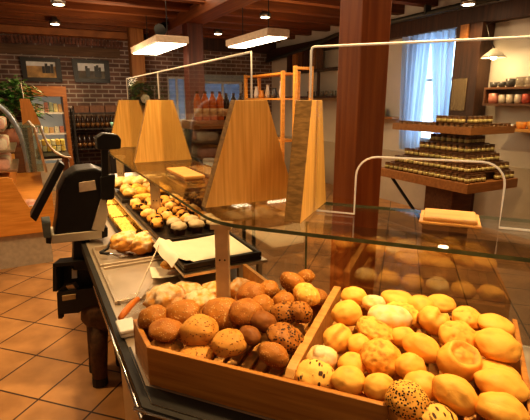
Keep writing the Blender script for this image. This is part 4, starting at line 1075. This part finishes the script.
# dark wreath-like ornament with a pale disc on the orange post
wr = thing('hanging_ornament', 'dark round twig ornament with a pale disc hanging on the orange post', 'ornament', ROOM, (1.93, 8.7, 1.60))
WO = (1.93, 8.7, 1.60)
tw = MB()
for k in range(40):
    an = rnd.uniform(0, 2*PI); r0 = rnd.uniform(.05, .18); r1 = r0+rnd.uniform(.02, .12); a2 = an+rnd.uniform(-.5, .5)
    tw.tube([(1.93+r0*math.cos(an), 8.70+rnd.uniform(-.04,.04), 1.72+r0*math.sin(an)), (1.93+r1*math.cos(a2), 8.70+rnd.uniform(-.05,.05), 1.72+r1*math.sin(a2))], rnd.uniform(.012,.03), 5)
tw.tube([(1.93+.16*math.cos(2*PI*k/16), 8.71, 1.72+.16*math.sin(2*PI*k/16)) for k in range(16)], .035, 6, closed=True)
tw.build('twig_ring', plain('twig', (.045,.03,.022), .8), wr, origin=WO)
MB().tube([(1.97, 8.60, 1.62), (1.97, 8.62, 1.62)], .085, 20).build('disc', mugw, wr, origin=WO)
# small items on the brick wall, right part

# ------------------------------------------------------------------ back left: shelves, crates, fridge, left counter
co_ = (.28, 8.98, 0)
cb = thing('wooden_fridge_cabinet', 'open chilled cabinet in a wooden surround against the brick wall', 'cabinet', ROOM, co_)
wcab = wood('cab_wood', (.26,.09,.02), (.38,.15,.04), (1.5, 12, 12), 3, .4)
wl = plain('fridge_white', (.75,.74,.62), .5, 0, .03, emit=(1,.95,.75), es=.12)  # panel glows in place of light inside the cabinet
MB().box(-.06, .62, 8.72, 9.36, 1.66, 1.83).build('top_board', wcab, cb, origin=co_)
MB().box(.55, .62, 8.72, 9.36, 0, 1.659).build('side_panel', wcab, cb, origin=co_)
MB().box(-.06, .01, 8.72, 9.36, 0, 1.659).build('side_panel', wcab, cb, origin=co_)
MB().box(.011, .549, 9.30, 9.355, 0, 1.659).build('back_panel', wl, cb, origin=co_)
for z in (.12, .55, 1.00, 1.36): MB().box(.011, .549, 8.76, 9.299, z, z+.03).build('shelf', whitepl, cb, origin=co_)
MB().box(.011, .549, 8.73, 8.755, 0, .50).build('kick_panel', cream, cb, origin=co_)
pcs = [plain('pack_%d' % k, c, .4, 0, .25, 30) for k, c in enumerate(((.60,.52,.24), (.55,.36,.18), (.62,.58,.45), (.45,.20,.14), (.36,.42,.28)))]
k = 0
for z, row, hh in ((1.391, 7, .17), (1.031, 6, .13), (.581, 6, .2)):
    for q in range(row):
        a = .025+q*(.515/row)
        w = .42/row
        t = MB().box(a, a+w*1.05, 8.80, 8.92, z, z+hh*rnd.uniform(.75, 1)).build('food_pack', pcs[(k*3+q) % 5], fr=ROOM, origin=(a, 8.85, z), bevel=.008)
        tag(t, 'coloured food pack on the %s cabinet shelf, %s from the left' % (('top', 'middle', 'lower')[k], ORD[q]), 'pack', 'food packs in the chilled cabinet')
    k += 1
# yellow packs standing inside the glass case
YEL = [plain('pack_yellow_%d' % q, c, .4, 0, .2, 30) for q, c in enumerate(((.80,.62,.12), (.72,.66,.35), (.78,.55,.10)))]
def yellow_packs():
    for r_ in range(2):
        for q in range(6):
            a = .045+.058*q; z = .925+.08*r_
            t = MB().box(a, a+.05, 6.60, 6.78, z, z+.075).build('yellow_pack', YEL[(q+r_) % 3], fr=ROOM, origin=(a+.025, 6.69, z), bevel=.01)
            tag(t, 'yellow pack in the left glass case, %s layer, %s from the left' % (('lower', 'upper')[r_], ORD[q]), 'pack', 'yellow packs')

# dark rack with bottle crates
ro = (1.05, 8.9, 0)
rk = thing('metal_rack', 'dark metal rack stacked with crates and bottles under the pictures', 'rack', ROOM, ro)
for (a, b) in ((.68,8.66),(1.50,8.66),(.68,9.2),(1.50,9.2)): MB().box(a, a+.03, b, b+.03, 0, 1.45).build('upright', blackmet, rk, origin=ro)
for z in (.35, .72, 1.08, 1.36): MB().box(.711, 1.499, 8.66, 9.22, z, z+.02).build('shelf', blackmet, rk, origin=ro)
crm = plain('crate_brown', (.13,.055,.025), .6, 0, .3)
for q in range(3):
    a = .715+.265*q; og = (a+.12, 8.8, 1.381)
    t = thing('bottle_crate', 'brown crate on top of the dark rack, %s from the left' % ORD[q], 'crate', ROOM, og, 'brown crates on the dark rack')
    MB().box(a, a+.25, 8.68, 8.69, 1.381, 1.50).box(a, a+.25, 8.99, 9.0, 1.381, 1.50).box(a, a+.01, 8.69, 8.99, 1.381, 1.50).box(a+.24, a+.25, 8.69, 8.99, 1.381, 1.50).build('sides', crm, t, origin=og)
    MB().box(a+.01, a+.24, 8.69, 8.99, 1.381, 1.39).build('bottom', crm, t, origin=og)
for z, nm in ((1.101, 'third'), (.741, 'second')):
    for q in range(9):
        bottle(.76+.083*q, 8.74, z, .23, .034, dark_glass, jar_body, 'dark bottle on the %s shelf of the dark rack, %s from the left' % (nm, ORD[q]), 'dark bottles on the rack')
# greenish bowl on a black box before the rack
bo = (1.18, 7.2, 0)
bb_ = thing('black_box', 'black pedestal box with a green bowl, before the dark rack', 'box', ROOM, bo)
MB().box(1.02, 1.36, 7.05, 7.35, 0, 1.15).build('body', blackmet, bb_, origin=bo, bevel=.01)
MB().box(1.0, 1.38, 7.03, 7.37, 1.151, 1.175).build('top', blackpl, bb_, origin=bo)
pot(7.2, 1.176, .09, .09, plain('bowl_green', (.22,.45,.38), .3), 'pale green bowl standing on the black pedestal box', 'bowl', 'bowl', flare=1.2, a=1.19)

# left-hand wooden counter with glass case
lo2 = (-.5, 5.6, 0)
lc = thing('wooden_counter', 'left-hand counter with an orange wooden end panel and white plinth', 'counter', ROOM, lo2)
MB().extr([(-1.4,4.70,.335),(.11,4.70,.335),(.11,4.70,.80),(.06,4.70,.76),(-.06,4.70,.60),(-.10,4.70,.585),(-.15,4.70,.70),(-.215,4.70,.885),(-.25,4.70,.90),(-1.4,4.70,.90)], (0,.04,0)).build('end_panel', orangewood, lc, origin=lo2, bevel=.004)
MB().box(-1.35, .05, 4.75, 7.2, .0, .33).build('plinth', plain('plinth_m', (.50,.44,.36), .5), lc, origin=lo2)
MB().box(-1.35, .05, 4.745, 7.2, .331, .58).build('body', orangewood, lc, origin=lo2)
MB().box(-1.2, -.25, 4.745, 7.2, .581, .86).build('upper_body', orangewood, lc, origin=lo2)
go_ = (-.1, 6.0, .86)
gcase = thing('glass_display_case', 'green-tinted slanted glass display case on the left counter', 'display case', ROOM, go_)
def curved(i, j):
    an = PI*.5*j
    return (.11+.30*(1-math.cos(an)), 6.05+1.1*i, 1.298-.40*math.sin(an))
MB().grid(curved, 8, 12).build('curved_glass', glass_case, gcase, origin=go_, smooth=True)
MB().tube([curved(0, k/12) for k in range(13)], .014, 8).build('edge_rail', steel, gcase, origin=go_, smooth=True)
MB().tube([curved(1, k/12) for k in range(13)], .014, 8).build('edge_rail', steel, gcase, origin=go_, smooth=True)
MB().box(-.22, .10, 6.05, 7.15, 1.28, 1.298).build('top_pane', glass_case, gcase, origin=go_)
MB().box(.03, .40, 6.1, 7.1, .885, .92).build('inner_shelf', blackmet, gcase, origin=go_)
for p_ in ((.34, 6.9), (.34, 6.2)): MB().box(p_[0], p_[0]+.04, p_[1], p_[1]+.04, 0, .884).build('support', shelfdark, gcase, origin=go_)
yellow_packs()
# a fifth trapezoid panel on the left case
m_ = MB().extr([(-.09,6.3,1.30),(.115,6.3,1.30),(.02,6.3,1.615),(-.085,6.3,1.615)], (0,.04,0), side=1).build('wooden_screen', [wood('panel_orange', (.45,.17,.03), (.58,.24,.05), (30,30,1.2), 3, .4), bamboo_end], fr=ROOM, origin=(0, 6.3, 1.30))
tag(m_, 'small orange wooden panel on the left-hand glass case', 'panel')
tag(MB().tube([(-.04,6.32,1.617),(-.05,6.32,1.80)], .008, 6).build('metal_rod', steel, fr=ROOM, origin=(-.04,6.32,1.617)), 'thin upright rod on top of the orange wooden panel', 'rod')
# cakes behind the far-left curved case
fo = (-.75, 5.6, 0)
fc = thing('cake_case', 'curved chilled cake case at the far left with three lit shelves', 'display case', ROOM, fo)
for z in (.905, 1.10, 1.30): MB().box(-1.25, -.17 if z < 1.2 else -.24, 5.0, 5.97, z, z+.02).build('shelf', steel, fc, origin=fo)
def cv(i, j):
    an = PI*.5*j
    return (-.38+.31*math.sin(an), 4.96+1.02*i, .90+.70*max(0, math.cos(an))**.8)
MB().grid(cv, 6, 14).build('curved_glass', glass_case, fc, origin=fo, smooth=True)
MB().tube([cv(0, k/14) for k in range(15)], .022, 8).build('edge_rail', plain('rail_blue', (.36,.40,.46), .3, .5), fc, origin=fo, smooth=True)
MB().extr([(-.055,4.93,.905),(-.085,4.93,1.36),(-.02,4.93,1.395),(.02,4.93,1.33),(.075,4.93,.905)], (0,.01,0)).build('end_pane', glass_case, fc, origin=fo)
MB().tube([(.085,4.935,.89),(.03,4.935,1.33),(-.02,4.935,1.405)], .014, 8).build('end_rail', steel, fc, origin=fo, smooth=True)
pinkc = plain('cake_pink', (.75,.42,.30), .6, 0, .25, 14); creamc = plain('cake_cream', (.82,.66,.48), .6, 0, .2, 14)
for s_, z in enumerate((.926, 1.121, 1.321)):
    for q in range(3):
        og = (-.36, 5.12+.30*q, z)
        t = thing('cake', '%s round cake on the %s shelf of the far-left case, %s from the near end' % (('pink', 'cream')[(q+s_) % 2], ('bottom', 'middle', 'top')[s_], ORD[q]), 'cake', ROOM, og, 'cakes in the far-left case')
        MB().lathe([(.125,0),(.13,.02),(.13,.09),(.11,.105),(.0005,.107)], og, 24).build('sponge', (pinkc, creamc)[(q+s_) % 2], t, origin=og, smooth=True)
# plate with food seen under the scale screen
po_ = (.02, 4.9, .59)
pl_ = thing('serving_plate', 'white plate with reddish slices near the wooden end panel', 'plate', ROOM, (-.10, 4.85, .582))
MB().lathe([(.06,0),(.13,.012),(.128,.016),(.06,.006)], (-.10, 4.885, .582), 24).build('plate', whitepl, pl_, origin=(-.10, 4.85, .582), smooth=True)
MB().lathe([(.08,.0),(.07,.03),(.03,.045)], (-.10, 4.885, .592), 12).build('slices', pinkc, pl_, origin=(-.10, 4.85, .582))

# potted plant at the left edge
pto = (-.32, 7.85, 0)
pt = thing('potted_plant', 'leafy green plant at the left edge before the brick wall', 'plant', ROOM, pto)
MB().lathe([(.13,.0),(.17,.28),(.155,.28),(.13,.05)], (pto[0], pto[1], .9), 20).build('pot', plain('terracotta', (.30,.12,.06), .7), pt, origin=pto, smooth=True)
MB().box(pto[0]-.2, pto[0]+.2, 7.65, 8.05, 0, .899).build('stand', shelfdark, pt, origin=pto)
lv = MB(); st_ = MB()
for k in range(650):
    an = rnd.uniform(0, 2*PI); el = rnd.uniform(-.5, 1.4); R_ = rnd.uniform(.15, .52)
    c_ = Vector((pto[0]+.05+R_*math.cos(el)*math.cos(an), pto[1]+R_*math.cos(el)*math.sin(an), 1.52+.85*R_*math.sin(el)))
    d_ = Vector((math.cos(an), math.sin(an), rnd.uniform(-.6, .4))).normalized(); sd = d_.cross(Vector((0, 0, 1))).normalized()
    L_ = rnd.uniform(.09, .16); W_ = L_*.3
    lv.add([c_, c_+d_*L_*.5+sd*W_+Vector((0,0,.012)), c_+d_*L_, c_+d_*L_*.5-sd*W_+Vector((0,0,.012))], [(0,1,2),(0,2,3)])
for k in range(14):
    an = 2*PI*k/14
    st_.tube([(pto[0], pto[1], 1.15), (pto[0]+.2*math.cos(an), pto[1]+.2*math.sin(an), 1.45), (pto[0]+.3*math.cos(an), pto[1]+.3*math.sin(an), 1.55)], .007, 5)
lv.build('leaves', leaf, pt, origin=pto); st_.build('stems', plain('stem', (.06,.07,.02), .7), pt, origin=pto)

# ------------------------------------------------------------------ lamps
tube_e = emis('tube_light', (1, .86, .62), 7)
def fluor(a0, a1, b0, b1, label, z=2.3):
    a = (a0+a1)/2; w = a1-a0; og = (a, (b0+b1)/2, z)
    t = thing('ceiling_light', label, 'lamp', ROOM, og, 'long rectangular hanging lights')
    MB().box(a-w/2, a+w/2, b0, b1, z+.012, z+.10).build('housing', plain('lamp_housing', (.55,.42,.30), .5), t, origin=og, bevel=.01)
    MB().box(a-w/2+.03, a+w/2-.03, b0+.03, b1-.03, z, z+.011).build('diffuser', tube_e, t, origin=og)
    for b in (b0+.25, b1-.25): MB().tube([(a, b, z+.10), (a, b, 2.995)], .006, 6).build('cord', blackpl, t, origin=og)
fluor(1.52, 1.95, 5.85, 7.45, 'left rectangular light hanging before the brick wall')
fluor(2.50, 2.80, 4.72, 5.95, 'right rectangular light hanging beside the timber posts')
spot_e = emis('spot_glow', (1, .80, .5), 14)
rim_m = plain('spot_rim', (.30,.27,.24), .3, .8)
LIGHTS = []
def downlight(a, b, label, power=0, size=1.9, z=2.78, blend=.6, col=(1, .66, .30), aim=None):
    og = (a, b, z)
    t = thing('ceiling_downlight', label, 'lamp', ROOM, og, 'round ceiling downlights')
    MB().lathe([(.075,0),(.085,.0),(.085,.05),(.045,.069),(.03,.15)], og, 20).build('ring', rim_m, t, origin=og, smooth=True)
    MB().lathe([(.01,-.006),(.06,-.004),(.066,-.001)], og, 18).build('lens', spot_e, t, origin=og)
    if power:
        ld = bpy.data.lights.new('downlight_beam', 'SPOT'); ld.energy = power; ld.spot_size = size; ld.spot_blend = blend
        ld.color = col; ld.shadow_soft_size = .05
        lo = bpy.data.objects.new('downlight_beam', ld); C.objects.link(lo)
        lo.location = ROOM.w((a, b, z-.03))
        if aim:
            v = Vector(ROOM.w((aim[0], aim[1], aim[2])))-lo.location
            lo.rotation_euler = v.to_track_quat('-Z', 'Y').to_euler()
downlight(1.22, .98, 'downlight above the pale rolls, out of view', 150, 1.0, aim=(.92, .78, 1.0))
downlight(.62, 1.55, 'downlight above the counter corner, out of view', 60, 1.2, aim=(.66, 1.6, 1.0))
downlight(.45, 2.25, 'downlight above the pastry trays, out of view', 110, 1.3, aim=(.6, 2.5, 1.0))
downlight(.35, 3.35, 'downlight above the far end of the glass counter, out of view', 80, 1.4, aim=(.55, 3.3, 1.0))
downlight(-.6, 2.8, 'downlight above the staff aisle, out of view', 92, 2.0, aim=(-.6, 2.8, 0))
downlight(.487, 6.61, 'left ceiling downlight, the higher one in the picture', 70, 2.2)
downlight(.53, 8.28, 'left ceiling downlight close to the brick wall', 60, 2.2)
downlight(3.24, 6.18, 'ceiling downlight in the middle, above the near light', 80, 2.2)
downlight(3.25, 8.08, 'ceiling downlight far back near the timber post', 60, 2.2)
downlight(4.6, 3.76, 'ceiling downlight at the right near the pipe', 30, 2.2, z=2.66)
downlight(3.0, 2.3, 'added downlight brightening the jar stand, out of view', 110, 1.1, aim=(3.85, 3.1, 1.0))  # unseen lamp added to brighten the jars
# black spotlight clamped to the girder
so_ = (2.1, 7.6, 2.6)
sp_ = thing('black_spotlight', 'black spotlight clamped beside the long girder', 'spotlight', ROOM, so_)
MB().tube([(2.03, 7.55, 2.70), (2.12, 7.68, 2.76)], [.10, .08], 14).build('head', blackpl, sp_, origin=so_)
MB().box(2.10, 2.199, 7.62, 7.66, 2.80, 2.84).tube([(2.12, 7.64, 2.76), (2.14, 7.64, 2.82)], .014, 6).build('clamp', blackmet, sp_, origin=so_)
def lamp(kind, name, loc, energy, col, size=1.0, rot=None, size_y=None):
    ld = bpy.data.lights.new(name, kind); ld.energy = energy; ld.color = col
    if kind == 'AREA':
        ld.size = size
        if size_y: ld.shape = 'RECTANGLE'; ld.size_y = size_y
    elif kind == 'POINT': ld.shadow_soft_size = size
    o = bpy.data.objects.new(name, ld); C.objects.link(o); o.location = loc
    if rot: o.rotation_euler = rot
    return o
lamp('AREA', 'fill_area_front', ROOM.w((.2, -.6, 2.85)), 14, (1, .74, .45), 2.0)  # added area fill on the staff side, no fixture there
lamp('AREA', 'fill_area_middle', ROOM.w((1.0, 5.0, 2.86)), 55, (1, .76, .5), 3.0)  # unseen area fill added over the middle of the shop
lamp('AREA', 'fill_area_right', ROOM.w((4.0, 2.5, 2.86)), 26, (1, .72, .42), 1.5)  # unseen area fill added to brighten the right side
lamp('POINT', 'room_fill', ROOM.w((1.2, 6.9, 2.05)), 42, (1, .74, .46), .3)  # added point fill near the left hanging light, lifts the ceiling
lamp('POINT', 'room_fill', ROOM.w((3.1, 5.2, 2.15)), 24, (1, .74, .46), .3)  # another added point fill, near the right hanging light
lamp('POINT', 'room_fill', ROOM.w((-1.2, 3.4, 2.2)), 22, (1, .72, .42), .3)  # added point fill; no light hangs here
lamp('POINT', 'corner_fill', ROOM.w((1.0, .5, 2.6)), 22, (1, .72, .42), .15)  # point light added for post and panels, without a fixture
lamp('POINT', 'mug_lamp_glow', ROOM.w((4.72, 3.48, 2.02)), 8, (1, .68, .34), .04)

# daylight outside the windows
wd = bpy.data.worlds.new('daylight'); SC.world = wd; wd.use_nodes = True
bg = wd.node_tree.nodes['Background']; bg.inputs['Color'].default_value = (.62, .80, 1, 1); bg.inputs['Strength'].default_value = 5

# ------------------------------------------------------------------ camera
cd = bpy.data.cameras.new('camera'); cam = bpy.data.objects.new('camera', cd); C.objects.link(cam)
cam.location = (0, 0, 1.6)
cam.rotation_euler = (PI/2-math.atan(110/440), 0, 0)
cd.sensor_width = 36; cd.lens = 440*36/530; cd.clip_start = .05
SC.camera = cam
SC.view_settings.view_transform = 'Standard'
try: SC.view_settings.look = 'Medium High Contrast'
except Exception: pass
SC.view_settings.exposure = 0.1
SC.cycles.use_denoising = True
SC.cycles.max_bounces = 8; SC.cycles.transparent_max_bounces = 24
SC.cycles.sample_clamp_indirect = 6
